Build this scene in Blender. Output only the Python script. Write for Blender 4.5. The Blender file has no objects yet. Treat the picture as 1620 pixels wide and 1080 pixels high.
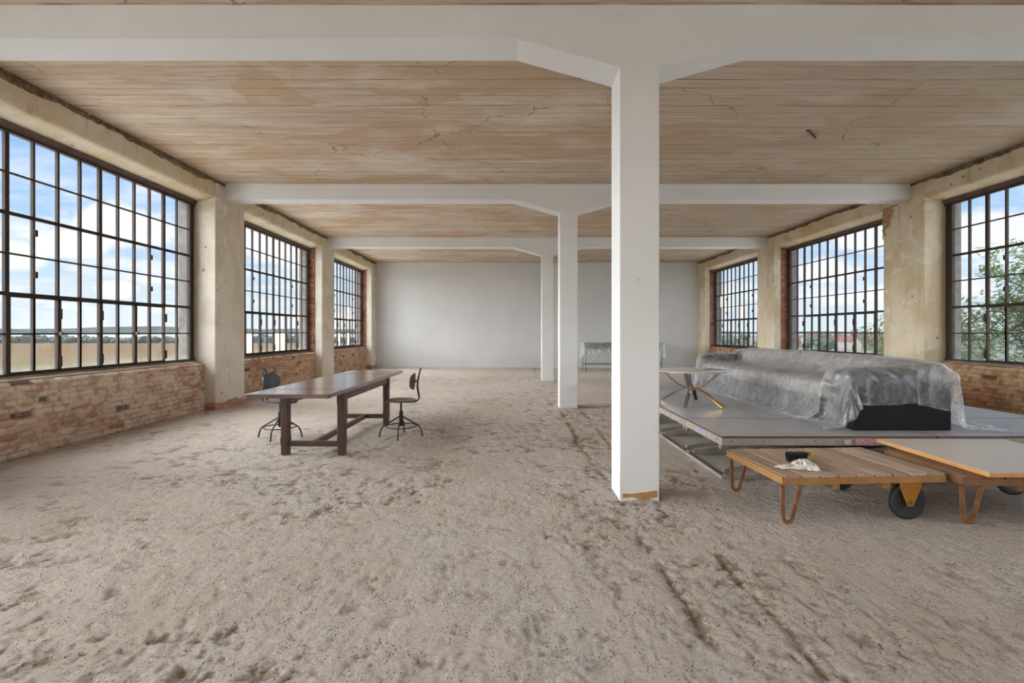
import bpy, bmesh, math, random
import numpy as np
from mathutils import Vector, Matrix, noise
R = math.radians
C = bpy.context.scene.collection
scene = bpy.context.scene

# ------------------------------------------------------------------ camera
F = 765.0
cam_d = bpy.data.cameras.new('camera')
cam = bpy.data.objects.new('camera', cam_d); C.objects.link(cam)
cam.location = (0, 0, 1.5); cam.rotation_euler = (R(90), 0, 0)
cam_d.sensor_fit = 'HORIZONTAL'; cam_d.sensor_width = 36.0
cam_d.lens = 36.0*F/1620.0
cam_d.shift_x = 3.0/1620.0; cam_d.shift_y = -15.0/1620.0
cam_d.clip_start = 0.05; cam_d.clip_end = 12000
scene.camera = cam

# ------------------------------------------------------------------ colour management
vs = scene.view_settings
scene.display_settings.display_device = 'sRGB'
vs.view_transform = 'Standard'; vs.look = 'None'; vs.gamma = 1.0
vs.use_curve_mapping = False
vs.exposure = -0.14
SKY_BACK = 20.0        # the brighter, hazy sunward half of the sky lies behind the camera
SKY_FRONT = 1.2

# ------------------------------------------------------------------ node helpers
class NT:
    def __init__(s, tree): s.t = tree; s.n = tree.nodes; s.l = tree.links
    def add(s, typ, **kw):
        n = s.n.new(typ)
        for k, v in kw.items():
            if k.startswith('i_'):
                key = k[2:].replace('_', ' ')
                n.inputs[key].default_value = v
            else: setattr(n, k, v)
        return n
    def link(s, a, b): s.l.new(a, b)
    def math(s, op, a, b=None, c=None, clamp=False):
        n = s.n.new('ShaderNodeMath'); n.operation = op; n.use_clamp = clamp
        for i, v in enumerate((a, b, c)):
            if v is None: continue
            if isinstance(v, (int, float)): n.inputs[i].default_value = v
            else: s.l.new(v, n.inputs[i])
        return n.outputs[0]
    def mix(s, fac, a, b, mode='MIX'):
        n = s.n.new('ShaderNodeMix'); n.data_type = 'RGBA'; n.blend_type = mode
        for inp, v in ((n.inputs[0], fac), (n.inputs[6], a), (n.inputs[7], b)):
            if isinstance(v, (int, float)): inp.default_value = v
            elif isinstance(v, (tuple, list)): inp.default_value = (v[0], v[1], v[2], 1)
            else: s.l.new(v, inp)
        return n.outputs[2]
    def ramp(s, fac, stops):
        n = s.n.new('ShaderNodeValToRGB'); cr = n.color_ramp
        while len(cr.elements) > 1: cr.elements.remove(cr.elements[-1])
        cr.elements[0].position = stops[0][0]
        v = stops[0][1]; cr.elements[0].color = (v, v, v, 1) if isinstance(v, (int, float)) else (*v, 1)
        for p, v in stops[1:]:
            e = cr.elements.new(p); e.color = (v, v, v, 1) if isinstance(v, (int, float)) else (*v, 1)
        s.l.new(fac, n.inputs[0]); return n.outputs[0]
    def coord(s, which='Object', scale=(1, 1, 1), loc=(0, 0, 0)):
        tc = s.n.new('ShaderNodeTexCoord'); mp = s.n.new('ShaderNodeMapping')
        s.l.new(tc.outputs[which], mp.inputs[0])
        mp.inputs['Scale'].default_value = scale; mp.inputs['Location'].default_value = loc
        return mp.outputs[0]
    def noise(s, vec, scale=5, detail=4, rough=.55, dist=0.0):
        n = s.n.new('ShaderNodeTexNoise'); s.l.new(vec, n.inputs['Vector'])
        n.inputs['Scale'].default_value = scale; n.inputs['Detail'].default_value = detail
        n.inputs['Roughness'].default_value = rough; n.inputs['Distortion'].default_value = dist
        return n.outputs[0]
    def bump(s, h, strength=.3, dist=.01, normal=None):
        n = s.n.new('ShaderNodeBump'); n.inputs['Strength'].default_value = strength
        n.inputs['Distance'].default_value = dist; s.l.new(h, n.inputs['Height'])
        if normal is not None: s.l.new(normal, n.inputs['Normal'])
        return n.outputs[0]

def lin(*c):   # sRGB 0-255 -> linear
    return tuple(((v/255)/12.92 if v/255 <= .04045 else ((v/255+.055)/1.055)**2.4) for v in c)

def newmat(name):
    m = bpy.data.materials.new(name); m.use_nodes = True
    nt = NT(m.node_tree); b = m.node_tree.nodes['Principled BSDF']
    return m, nt, b
def setc(nt, b, inp, v):
    if isinstance(v, (tuple, list)): b.inputs[inp].default_value = (*v[:3], 1)
    elif isinstance(v, (int, float)): b.inputs[inp].default_value = v
    else: nt.link(v, b.inputs[inp])

def simple(name, col, rough=.6, metal=0.0, var=.12, scale=8, bump=.15, bdist=.004, stretch=(1, 1, 1), col2=None, spec=None):
    """procedural material: base colour varied by noise, with a bump"""
    m, nt, b = newmat(name)
    v = nt.coord('Object', stretch)
    n1 = nt.noise(v, scale, 5, .6)
    c2 = col2 if col2 else tuple(c*(1-var*2.2) for c in col)
    c = nt.mix(nt.ramp(n1, [(.32, 0.0), (.68, 1.0)]), c2, col)
    setc(nt, b, 'Base Color', c); b.inputs['Roughness'].default_value = rough; b.inputs['Metallic'].default_value = metal
    if spec is not None: b.inputs['Specular IOR Level'].default_value = spec
    if bump: setc(nt, b, 'Normal', nt.bump(nt.noise(v, scale*4, 5, .6), bump, bdist))
    return m

# ------------------------------------------------------------------ world: blue sky, bright low haze, cumulus and thin cloud
w = bpy.data.worlds.new('sky'); scene.world = w; w.use_nodes = True
nt = NT(w.node_tree); bg = w.node_tree.nodes['Background']
tc = nt.add('ShaderNodeTexCoord'); sp = nt.add('ShaderNodeSeparateXYZ'); nt.link(tc.outputs['Generated'], sp.inputs[0])
el = sp.outputs[2]
grad = nt.ramp(el, [(0.0, lin(225, 238, 247)), (.07, lin(208, 230, 250)), (.2, lin(160, 203, 248)), (.45, lin(112, 168, 238)), (1.0, lin(80, 135, 215))])
zc = nt.math('MAXIMUM', el, .03)
comb = nt.add('ShaderNodeCombineXYZ')
nt.link(nt.math('DIVIDE', sp.outputs[0], nt.math('ADD', zc, .18)), comb.inputs[0])
nt.link(nt.math('DIVIDE', sp.outputs[1], nt.math('ADD', zc, .18)), comb.inputs[1])
nt.link(nt.math('MULTIPLY', el, 1.5), comb.inputs[2])
cum = nt.ramp(nt.noise(comb.outputs[0], 1.35, 6, .5, .1), [(.50, 0.0), (.60, 1.0)])
mp = nt.add('ShaderNodeMapping'); nt.link(comb.outputs[0], mp.inputs[0]); mp.inputs['Scale'].default_value = (1.0, 2.6, 1)
mp.inputs['Rotation'].default_value = (0, 0, R(35))
cir = nt.ramp(nt.noise(mp.outputs[0], 2.3, 8, .62, .6), [(.42, 0.0), (.72, .75)])
c = nt.mix(cir, grad, (.86, .9, .97)); c = nt.mix(cum, c, (.96, .97, 1.0))
for px_, py_, rr_, sd_ in ((190, 360, .078, 1.0), (110, 388, .045, 2.0), (25, 402, .045, 3.0), (180, 458, .03, 4.0), (428, 378, .075, 6.0), (470, 402, .05, 7.0), (1300, 430, .05, 8.0), (1370, 372, .05, 9.0), (1560, 372, .07, 10.0)):
    dv = Vector(((px_-807)/F, 1, (525-py_)/F)).normalized()
    sub = nt.add('ShaderNodeVectorMath', operation='SUBTRACT'); nt.link(tc.outputs['Generated'], sub.inputs[0]); sub.inputs[1].default_value = dv
    sc2 = nt.add('ShaderNodeVectorMath', operation='MULTIPLY'); nt.link(sub.outputs[0], sc2.inputs[0]); sc2.inputs[1].default_value = (1, 1, 2.0)
    ln2 = nt.add('ShaderNodeVectorMath', operation='LENGTH'); nt.link(sc2.outputs[0], ln2.inputs[0])
    mp2 = nt.add('ShaderNodeMapping'); nt.link(tc.outputs['Generated'], mp2.inputs[0]); mp2.inputs['Location'].default_value = (sd_, 0, sd_)
    d_ = nt.math('ADD', nt.math('DIVIDE', ln2.outputs['Value'], rr_), nt.math('MULTIPLY_ADD', nt.noise(mp2.outputs[0], 17, 6, .6), 1.5, -.75))
    c = nt.mix(nt.ramp(nt.math('MULTIPLY', d_, .5), [(.38, .95), (.55, 0.0)]), c, (.97, .97, .99))
# bright hazy band low in the sky on the sunward side, behind the camera and mostly to the left
back = nt.ramp(nt.math('MULTIPLY_ADD', sp.outputs[1], -.5, .5), [(.26, 0.0), (.42, 1.0), (.54, 1.0), (.72, .38), (1.0, .3)])
low = nt.ramp(el, [(.0, 1.0), (.45, 1.0), (.75, .5)])
lft = nt.ramp(nt.math('MULTIPLY_ADD', sp.outputs[0], -.5, .5), [(.2, .34), (.75, 1.0)])
back = nt.math('MULTIPLY', nt.math('MULTIPLY', back, low), lft)
k = nt.math('MULTIPLY_ADD', back, SKY_BACK-SKY_FRONT, SKY_FRONT)
c = nt.mix(nt.math('MULTIPLY', nt.ramp(back, [(0, 0.0), (.25, 1.0)]), .9), c, (.93, .97, 1.0))
nt.link(c, bg.inputs[0]); nt.link(k, bg.inputs[1])
w.cycles.sampling_method = 'MANUAL'; w.cycles.sample_map_resolution = 1024

# sun through high thin cloud: a broad, soft disc from the left, behind the camera
def sun(name, energy, ang, direction, col):
    d = bpy.data.lights.new(name, 'SUN'); d.energy = energy; d.angle = R(ang); d.color = col
    o = bpy.data.objects.new(name, d); C.objects.link(o)
    o.rotation_euler = Vector(direction).to_track_quat('-Z', 'Y').to_euler(); return o
sun('sun', 7.0, 80, (1.0, .06, -.30), (1.0, .985, .96))

# ------------------------------------------------------------------ frame of reference measured from the photograph
S = 5.35/F                 # metres per (pixel x bay)
CEIL = 4.416; BEAM_Z = 4.115
XL, XR = -5.623, 7.903     # inner faces of the piers
ROWS = [4.317, 9.539, 14.889]
YB = 20.33; YF = -7.0
COLX0, COLX1, COLD = .979, 1.332, .353

# ------------------------------------------------------------------ mesh helpers
class MB:
    def __init__(s): s.v = []; s.f = []; s.mi = []; s.cur = 0
    def _add(s, vs, fs):
        o = len(s.v); s.v += [tuple(p) for p in vs]; s.f += [tuple(i+o for i in f) for f in fs]; s.mi += [s.cur]*len(fs)
        return s
    def box(s, x0, x1, y0, y1, z0, z1, M=None):
        vs = [Vector((x, y, z)) for z in (z0, z1) for y in (y0, y1) for x in (x0, x1)]
        if M is not None: vs = [M @ p for p in vs]
        return s._add(vs, [(0, 2, 3, 1), (4, 5, 7, 6), (0, 1, 5, 4), (2, 6, 7, 3), (0, 4, 6, 2), (1, 3, 7, 5)])
    def bar(s, a, b, wd, ht, up=(0, 0, 1)):
        """rectangular bar from a to b; wd across, ht along 'up'"""
        a, b = Vector(a), Vector(b); d = (b-a); L = d.length; d.normalize()
        u = Vector(up); u = (u - d*u.dot(d))
        if u.length < 1e-4: u = Vector((0, 1, 0)) - d*d.y
        u.normalize(); r = d.cross(u)
        M = Matrix((( r.x, d.x, u.x, a.x), (r.y, d.y, u.y, a.y), (r.z, d.z, u.z, a.z), (0, 0, 0, 1)))
        return s.box(-wd/2, wd/2, 0, L, -ht/2, ht/2, M)
    def ring(s, rings, close=True, caps=True, loop=False):
        n = len(rings[0]); vs = [p for r in rings for p in r]; fs = []
        m = len(rings)
        for i in range(m if loop else m-1):
            for j in range(n if close else n-1):
                a = i*n+j; b = i*n+(j+1) % n; c2 = ((i+1) % m)*n+(j+1) % n; d = ((i+1) % m)*n+j
                fs.append((a, b, c2, d))
        if caps and not loop:
            fs.append(tuple(range(n))[::-1]); fs.append(tuple((m-1)*n+j for j in range(n)))
        return s._add(vs, fs)
    def tube(s, path, r, n=10, sub=0, sect=None, caps=True, loop=False, up=None):
        path = [Vector(p) for p in path]
        if sub:
            path = smooth_path(path, sub, loop)
        rings = []; m = len(path)
        prev = None
        for i, p in enumerate(path):
            if loop: t = (path[(i+1) % m]-path[i-1])
            else: t = path[min(i+1, m-1)]-path[max(i-1, 0)]
            t.normalize()
            if up is not None:
                u = Vector(up) - t*Vector(up).dot(t)
            elif prev is None:
                u = Vector((0, 0, 1)) if abs(t.z) < .9 else Vector((0, 1, 0)); u = u - t*u.dot(t)
            else: u = prev - t*prev.dot(t)
            u.normalize(); prev = u; q = t.cross(u)
            rr = r[i*(len(r)-1)//max(1, m-1)] if isinstance(r, (list, tuple)) else r
            if sect: rings.append([p+q*a+u*b for a, b in sect])
            else: rings.append([p+(q*math.cos(2*math.pi*j/n)+u*math.sin(2*math.pi*j/n))*rr for j in range(n)])
        return s.ring(rings, True, caps, loop)
    def lathe(s, prof, cx=0, cy=0, cz=0, n=24, axis='z'):
        rings = []
        for r, h in prof:
            rg = []
            for j in range(n):
                a = 2*math.pi*j/n; x, y = r*math.cos(a), r*math.sin(a)
                rg.append({'z': (cx+x, cy+y, cz+h), 'y': (cx+x, cy+h, cz-y), 'x': (cx+h, cy+x, cz+y)}[axis])
            rings.append(rg)
        return s.ring(rings)
    def prism(s, poly, lo, hi, axis='y'):
        """extrude a polygon. axis y: poly=(x,z); axis z: poly=(x,y); axis x: poly=(y,z)"""
        def P(a, b, t): return {'y': (a, t, b), 'z': (a, b, t), 'x': (t, a, b)}[axis]
        n = len(poly)
        vs = [P(a, b, lo) for a, b in poly]+[P(a, b, hi) for a, b in poly]
        fs = [tuple(range(n)), tuple(range(2*n-1, n-1, -1))]+[(i, i+n, (i+1) % n+n, (i+1) % n) for i in range(n)]
        return s._add(vs, fs)
    def blob(s, c, rx, ry, rz, seed=0, sub=2, amp=.25, fr=1.3):
        bm = bmesh.new(); bmesh.ops.create_icosphere(bm, subdivisions=sub, radius=1)
        off = Vector((seed*13.7, seed*5.1, seed*2.3)); vs = []
        for v in bm.verts:
            k = 1+amp*noise.noise(v.co*fr*1.6+off)*1.6
            vs.append((c[0]+v.co.x*rx*k, c[1]+v.co.y*ry*k, c[2]+v.co.z*rz*k))
        fs = [tuple(v.index for v in f.verts) for f in bm.faces]; bm.free()
        return s._add(vs, fs)
    def build(s, name, mats, parent=None, smooth=False, bevel=0, ang=40, fixn=True):
        me = bpy.data.meshes.new(name); me.from_pydata(s.v, [], s.f); me.update()
        if not isinstance(mats, (list, tuple)): mats = [mats]
        for m in mats: me.materials.append(m)
        if len(mats) > 1: me.polygons.foreach_set('material_index', s.mi)
        if fixn:
            bm = bmesh.new(); bm.from_mesh(me); bmesh.ops.recalc_face_normals(bm, faces=bm.faces); bm.to_mesh(me); bm.free()
        if smooth:
            me.polygons.foreach_set('use_smooth', [True]*len(me.polygons)); me.set_sharp_from_angle(angle=R(ang))
        o = bpy.data.objects.new(name, me); C.objects.link(o)
        if parent: o.parent = parent
        if bevel:
            b = o.modifiers.new('bevel', 'BEVEL'); b.width = bevel; b.segments = 2; b.limit_method = 'ANGLE'; b.angle_limit = R(50)
            b.harden_normals = False
        return o

def smooth_path(p, sub, loop=False):
    out = []; n = len(p)
    rng = range(n if loop else n-1)
    for i in rng:
        if loop: a, b, c2, d = p[i-1], p[i], p[(i+1) % n], p[(i+2) % n]
        else: a, b, c2, d = p[max(i-1, 0)], p[i], p[i+1], p[min(i+2, n-1)]
        for k in range(sub):
            t = k/sub
            out.append(.5*((2*b)+(-a+c2)*t+(2*a-5*b+4*c2-d)*t*t+(-a+3*b-3*c2+d)*t**3))
    if not loop: out.append(p[-1])
    return out

def tag(o, label=None, cat=None, group=None, kind=None):
    if label: o['label'] = label
    if cat: o['category'] = cat
    if group: o['group'] = group
    if kind: o['kind'] = kind
    return o
def thing(name, label, cat, loc=(0, 0, 0), rz=0, group=None):
    o = bpy.data.objects.new(name, None); C.objects.link(o); o.location = loc; o.rotation_euler = (0, 0, rz)
    o.empty_display_size = .1
    return tag(o, label, cat, group)
def copy_tree(o, parent=None):
    c2 = o.copy(); C.objects.link(c2); c2.parent = parent
    for ch in [x for x in list(C.objects) if x.parent == o]: copy_tree(ch, c2)
    return c2

# numpy value noise ---------------------------------------------------------
def _hash(ix, iy, seed):
    h = (ix.astype(np.int64)*374761393 + iy.astype(np.int64)*668265263 + seed*1442695041) & 0xffffffff
    h = ((h ^ (h >> 13))*1274126177) & 0xffffffff
    h = (h ^ (h >> 16)) & 0xffffffff
    return h/4294967295.0
def vnoise(x, y, seed=0):
    ix, iy = np.floor(x), np.floor(y); fx, fy = x-ix, y-iy
    fx = fx*fx*fx*(fx*(fx*6-15)+10); fy = fy*fy*fy*(fy*(fy*6-15)+10)
    a = _hash(ix, iy, seed); b = _hash(ix+1, iy, seed); c2 = _hash(ix, iy+1, seed); d = _hash(ix+1, iy+1, seed)
    return (a*(1-fx)+b*fx)*(1-fy)+(c2*(1-fx)+d*fx)*fy
def fbm(x, y, seed=0, oct=4, gain=.5):
    s = 0; a = 1; t = 0
    for i in range(oct):
        s = s+a*vnoise(x*2**i+17.3*i, y*2**i-9.1*i, seed+i); t += a; a *= gain
    return s/t
def sstep(a, b, x):
    t = np.clip((x-a)/(b-a), 0, 1); return t*t*(3-2*t)

# ================================================================== MATERIALS
def m_white_paint(name='white wall paint', col=lin(236, 237, 237), stains=.05):
    m, nt, b = newmat(name); v = nt.coord('Object')
    n = nt.noise(v, .9, 6, .6); c = nt.mix(nt.ramp(n, [(.35, 0.0), (.7, 1.0)]), tuple(x*(1-stains*1.3) for x in col), col)
    spk = nt.ramp(nt.noise(v, 14, 3, .5), [(.71, 0.0), (.76, 1.0)])
    c = nt.mix(nt.math('MULTIPLY', spk, .22), c, lin(165, 155, 140))
    setc(nt, b, 'Base Color', c); b.inputs['Roughness'].default_value = .85
    vv = nt.coord('Object', (30, 30, 6)); setc(nt, b, 'Normal', nt.bump(nt.noise(vv, 3, 4), .12, .004)); return m
M_WHITE = m_white_paint()
M_WHITEB = m_white_paint('white back wall paint', lin(222, 223, 224), .06)

def m_plaster(name, cA, cB, cC, grime=lin(95, 82, 62)):
    """old plaster: blotchy, stained, chipped"""
    m, nt, b = newmat(name); v = nt.coord('Object')
    n1 = nt.noise(v, .8, 8, .62, .4); n2 = nt.noise(v, 2.3, 8, .65, .7)
    c = nt.mix(nt.ramp(n1, [(.42, 0.0), (.56, 1.0)]), cA, cB)
    c = nt.mix(nt.ramp(n2, [(.55, 0.0), (.64, .8)]), c, cC)
    sp = nt.add('ShaderNodeTexVoronoi'); nt.link(v, sp.inputs['Vector']); sp.inputs['Scale'].default_value = 2.6
    holes = nt.ramp(sp.outputs['Distance'], [(.045, 1.0), (.085, 0.0)])
    c = nt.mix(nt.math('MULTIPLY', holes, .75), c, lin(110, 75, 55))
    st = nt.ramp(nt.noise(nt.coord('Object', (5, 5, .7)), 1.6, 6, .6), [(.56, 0.0), (.72, .5)])
    c = nt.mix(st, c, grime)
    spk = nt.ramp(nt.noise(v, 26, 4, .6), [(.64, 0.0), (.72, .55)])
    c = nt.mix(spk, c, tuple(x*.55 for x in cA))
    # bare brick showing near the floor
    g = nt.add('ShaderNodeNewGeometry'); s2 = nt.add('ShaderNodeSeparateXYZ'); nt.link(g.outputs['Position'], s2.inputs[0])
    zz = nt.math('ADD', s2.outputs[2], nt.math('MULTIPLY', nt.noise(v, 6, 5), -.25))
    low = nt.ramp(nt.math('ADD', zz, .3), [(.30, 1.0), (.34, 0.0)])
    bc = nt.ramp(nt.noise(nt.coord('Object', (1, 4, 14)), 1.4, 4), [(.35, lin(160, 112, 92)), (.55, lin(180, 138, 116)), (.7, lin(196, 166, 144))])
    c = nt.mix(low, c, bc)
    setc(nt, b, 'Base Color', c); b.inputs['Roughness'].default_value = .92
    h = nt.math('ADD', nt.noise(v, 3, 8, .6), nt.math('MULTIPLY', holes, -.5))
    setc(nt, b, 'Normal', nt.bump(h, .5, .03)); return m
M_PL = m_plaster('old beige plaster', lin(204, 194, 178), lin(218, 209, 194), lin(228, 220, 204), lin(172, 154, 128))
M_PR = m_plaster('old ochre plaster', lin(200, 180, 146), lin(216, 202, 176), lin(224, 217, 203), lin(168, 142, 104))
M_LINT = m_plaster('lintel plaster', lin(205, 190, 158), lin(214, 204, 184), lin(198, 176, 132), lin(150, 122, 80))
M_LINTR = m_plaster('right lintel plaster', lin(208, 186, 146), lin(216, 204, 182), lin(200, 172, 124), lin(150, 122, 80))

def m_attrcol(name, rough=.92, nscale=60, bs=.35, spec=.3):
    m, nt, b = newmat(name); a = nt.add('ShaderNodeAttribute', attribute_name='Col')
    v = nt.coord('Object'); n = nt.noise(v, nscale, 4, .6)
    c = nt.mix(nt.ramp(n, [(.3, .35), (.62, 0.0)]), a.outputs['Color'], (.16, .12, .09))
    setc(nt, b, 'Base Color', c); b.inputs['Roughness'].default_value = rough; b.inputs['Specular IOR Level'].default_value = spec
    setc(nt, b, 'Normal', nt.bump(n, bs, .006)); return m
M_BRICK = m_attrcol('weathered brick')

def m_ceiling():
    m, nt, b = newmat('board marked concrete ceiling'); v = nt.coord('Object')
    sp = nt.add('ShaderNodeSeparateXYZ'); nt.link(v, sp.inputs[0])
    y = nt.math('ADD', sp.outputs[1], nt.math('ADD', nt.math('MULTIPLY', nt.noise(nt.coord('Object', (.25, .25, 0)), 1, 2), .06), nt.math('MULTIPLY', nt.math('SINE', nt.math('MULTIPLY', sp.outputs[1], 9.7)), .035)))
    W = .215
    u = nt.math('DIVIDE', y, W); idx = nt.math('FLOOR', u); fr = nt.math('FRACT', u)
    wn = nt.add('ShaderNodeTexWhiteNoise', noise_dimensions='1D'); nt.link(idx, wn.inputs['W'])
    # long streaks of grain along X, different on each board
    cb = nt.add('ShaderNodeCombineXYZ'); nt.link(nt.math('MULTIPLY', sp.outputs[0], .55), cb.inputs[0]); nt.link(nt.math('MULTIPLY', y, 7.0), cb.inputs[1]); nt.link(nt.math('MULTIPLY', wn.outputs[0], 9), cb.inputs[2])
    g1 = nt.noise(cb.outputs[0], 1.2, 8, .68, .3); g2 = nt.noise(cb.outputs[0], 5.5, 6, .7)
    c = nt.ramp(g1, [(.28, lin(178, 156, 134)), (.45, lin(202, 184, 162)), (.58, lin(216, 201, 182)), (.74, lin(230, 220, 206))])
    c = nt.mix(nt.math('MULTIPLY', wn.outputs[0], .38), c, lin(186, 164, 140))
    c = nt.mix(nt.ramp(g2, [(.50, 0.0), (.72, .6)]), c, lin(150, 126, 102))
    # damp stains with a hard rim, pale limewashed patches
    big = nt.noise(nt.coord('Object', (.42, .9, 1)), .95, 3, .45, .3)
    st = nt.ramp(big, [(.535, 0.0), (.548, .62), (.7, .5)])
    c = nt.mix(st, c, lin(190, 158, 124))
    pale = nt.ramp(nt.noise(nt.coord('Object', (.5, 1.1, 1), (7, 3, 0)), .9, 5, .6), [(.52, 0.0), (.66, .7)])
    c = nt.mix(pale, c, lin(226, 216, 202))
    # right side toned greyer, mostly painting in the weaker light there
    right_shade = nt.ramp(nt.math('MULTIPLY_ADD', sp.outputs[0], .07, .45), [(.45, 0.0), (.85, .5)])
    c = nt.mix(right_shade, c, lin(160, 144, 122))
    # seams between the boards
    d = nt.math('MINIMUM', fr, nt.math('SUBTRACT', 1.0, fr))
    seam = nt.ramp(d, [(.0, 1.0), (.018, .9), (.036, 0.0)])
    brk = nt.ramp(nt.noise(nt.coord('Object', (1.3, 6, 1)), 1.4, 4), [(.40, .12), (.60, 1.0)])
    seam = nt.math('MULTIPLY', seam, brk)
    c = nt.mix(nt.math('MULTIPLY', seam, .85), c, lin(84, 62, 44))
    # sparse cracks
    vo = nt.add('ShaderNodeTexVoronoi', feature='DISTANCE_TO_EDGE'); wv = nt.add('ShaderNodeVectorMath', operation='ADD')
    nz = nt.add('ShaderNodeTexNoise'); nt.link(v, nz.inputs['Vector']); nz.inputs['Scale'].default_value = 2.2; nz.inputs['Detail'].default_value = 6
    vm = nt.add('ShaderNodeVectorMath', operation='SCALE'); nt.link(nz.outputs[1], vm.inputs[0]); vm.inputs[3].default_value = .7
    nt.link(v, wv.inputs[0]); nt.link(vm.outputs[0], wv.inputs[1]); nt.link(wv.outputs[0], vo.inputs['Vector']); vo.inputs['Scale'].default_value = .42
    cr = nt.ramp(vo.outputs['Distance'], [(.0, 1.0), (.0035, 0.0)])
    cr = nt.math('MULTIPLY', cr, nt.ramp(nt.noise(v, .7, 2), [(.46, 0.0), (.54, .8)]))
    c = nt.mix(cr, c, lin(92, 74, 58))
    pits = nt.ramp(nt.noise(nt.coord('Object', (2, 6, 1)), 9, 3), [(.70, 0.0), (.76, .7)])
    c = nt.mix(pits, c, lin(110, 78, 52))
    setc(nt, b, 'Base Color', c); b.inputs['Roughness'].default_value = .9
    h = nt.math('ADD', nt.math('MULTIPLY', g1, .6), nt.math('MULTIPLY', seam, -.8)); h = nt.math('SUBTRACT', h, cr)
    setc(nt, b, 'Normal', nt.bump(h, .35, .015)); return m
M_CEIL = m_ceiling()

def m_floor():
    m, nt, b = newmat('hacked concrete screed'); v = nt.coord('Object')
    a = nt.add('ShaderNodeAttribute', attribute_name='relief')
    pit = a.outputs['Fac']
    n1 = nt.noise(v, .55, 7, .6, .3); n2 = nt.noise(nt.coord('Object', (2.5, 1, 1)), 2.4, 6, .65)
    c = nt.ramp(n1, [(.32, lin(205, 189, 173)), (.5, lin(216, 202, 189)), (.66, lin(213, 205, 197))])
    c = nt.mix(nt.ramp(n2, [(.45, 0.0), (.7, .5)]), c, lin(198, 194, 190))
    fine = nt.noise(v, 60, 6, .78); vo = nt.add('ShaderNodeTexVoronoi'); nt.link(v, vo.inputs['Vector']); vo.inputs['Scale'].default_value = 46
    msk = nt.ramp(nt.noise(v, 5, 4, .6), [(.42, 0.0), (.6, 1.0)])
    holes = nt.math('MULTIPLY', nt.ramp(vo.outputs['Distance'], [(.12, 1.0), (.32, 0.0)]), msk)
    hk = nt.ramp(nt.noise(v, 1.3, 5, .6), [(.38, .35), (.62, 1.0)])
    c = nt.mix(nt.math('MULTIPLY', nt.ramp(fine, [(.36, .6), (.50, 0.0)]), hk), c, lin(132, 112, 94))
    c = nt.mix(nt.math('MULTIPLY', holes, .7), c, lin(120, 100, 82))
    c = nt.mix(nt.ramp(fine, [(.58, 0.0), (.75, .4)]), c, lin(236, 226, 212))
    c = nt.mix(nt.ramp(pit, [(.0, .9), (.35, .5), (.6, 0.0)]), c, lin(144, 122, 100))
    setc(nt, b, 'Base Color', c); b.inputs['Roughness'].default_value = .93; b.inputs['Specular IOR Level'].default_value = .25
    h = nt.math('ADD', nt.math('MULTIPLY', fine, .9), nt.noise(nt.coord('Object', (1, .5, 1)), 24, 8, .75)); h = nt.math('SUBTRACT', h, nt.math('MULTIPLY', holes, .7))
    setc(nt, b, 'Normal', nt.bump(h, 1.0, .020)); return m
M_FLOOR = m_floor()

M_CRUMB = simple('crumbled mortar edge', lin(165, 140, 108), .95, var=.3, scale=14, bump=.9, bdist=.03, col2=lin(84, 66, 48))
M_OUTER = simple('weathered outer render', lin(112, 108, 102), .95, scale=6, bump=.6, bdist=.01, col2=lin(84, 80, 76))
M_STEEL = simple('rusty dark window steel', lin(50, 44, 41), .7, .0, scale=5, bump=.2, col2=lin(68, 52, 42), spec=.25)
M_STEELT = simple('dark purple brown steel angle', lin(88, 74, 74), .6, .2, scale=7, col2=lin(120, 98, 92))
M_SILL = simple('weathered sill', lin(158, 140, 122), .9, scale=9, bump=.6, bdist=.01, col2=lin(98, 82, 70), stretch=(1, .3, 1))
M_SILLD = simple('dark sill', lin(66, 54, 46), .8, scale=9, bump=.4, bdist=.01)

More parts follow.
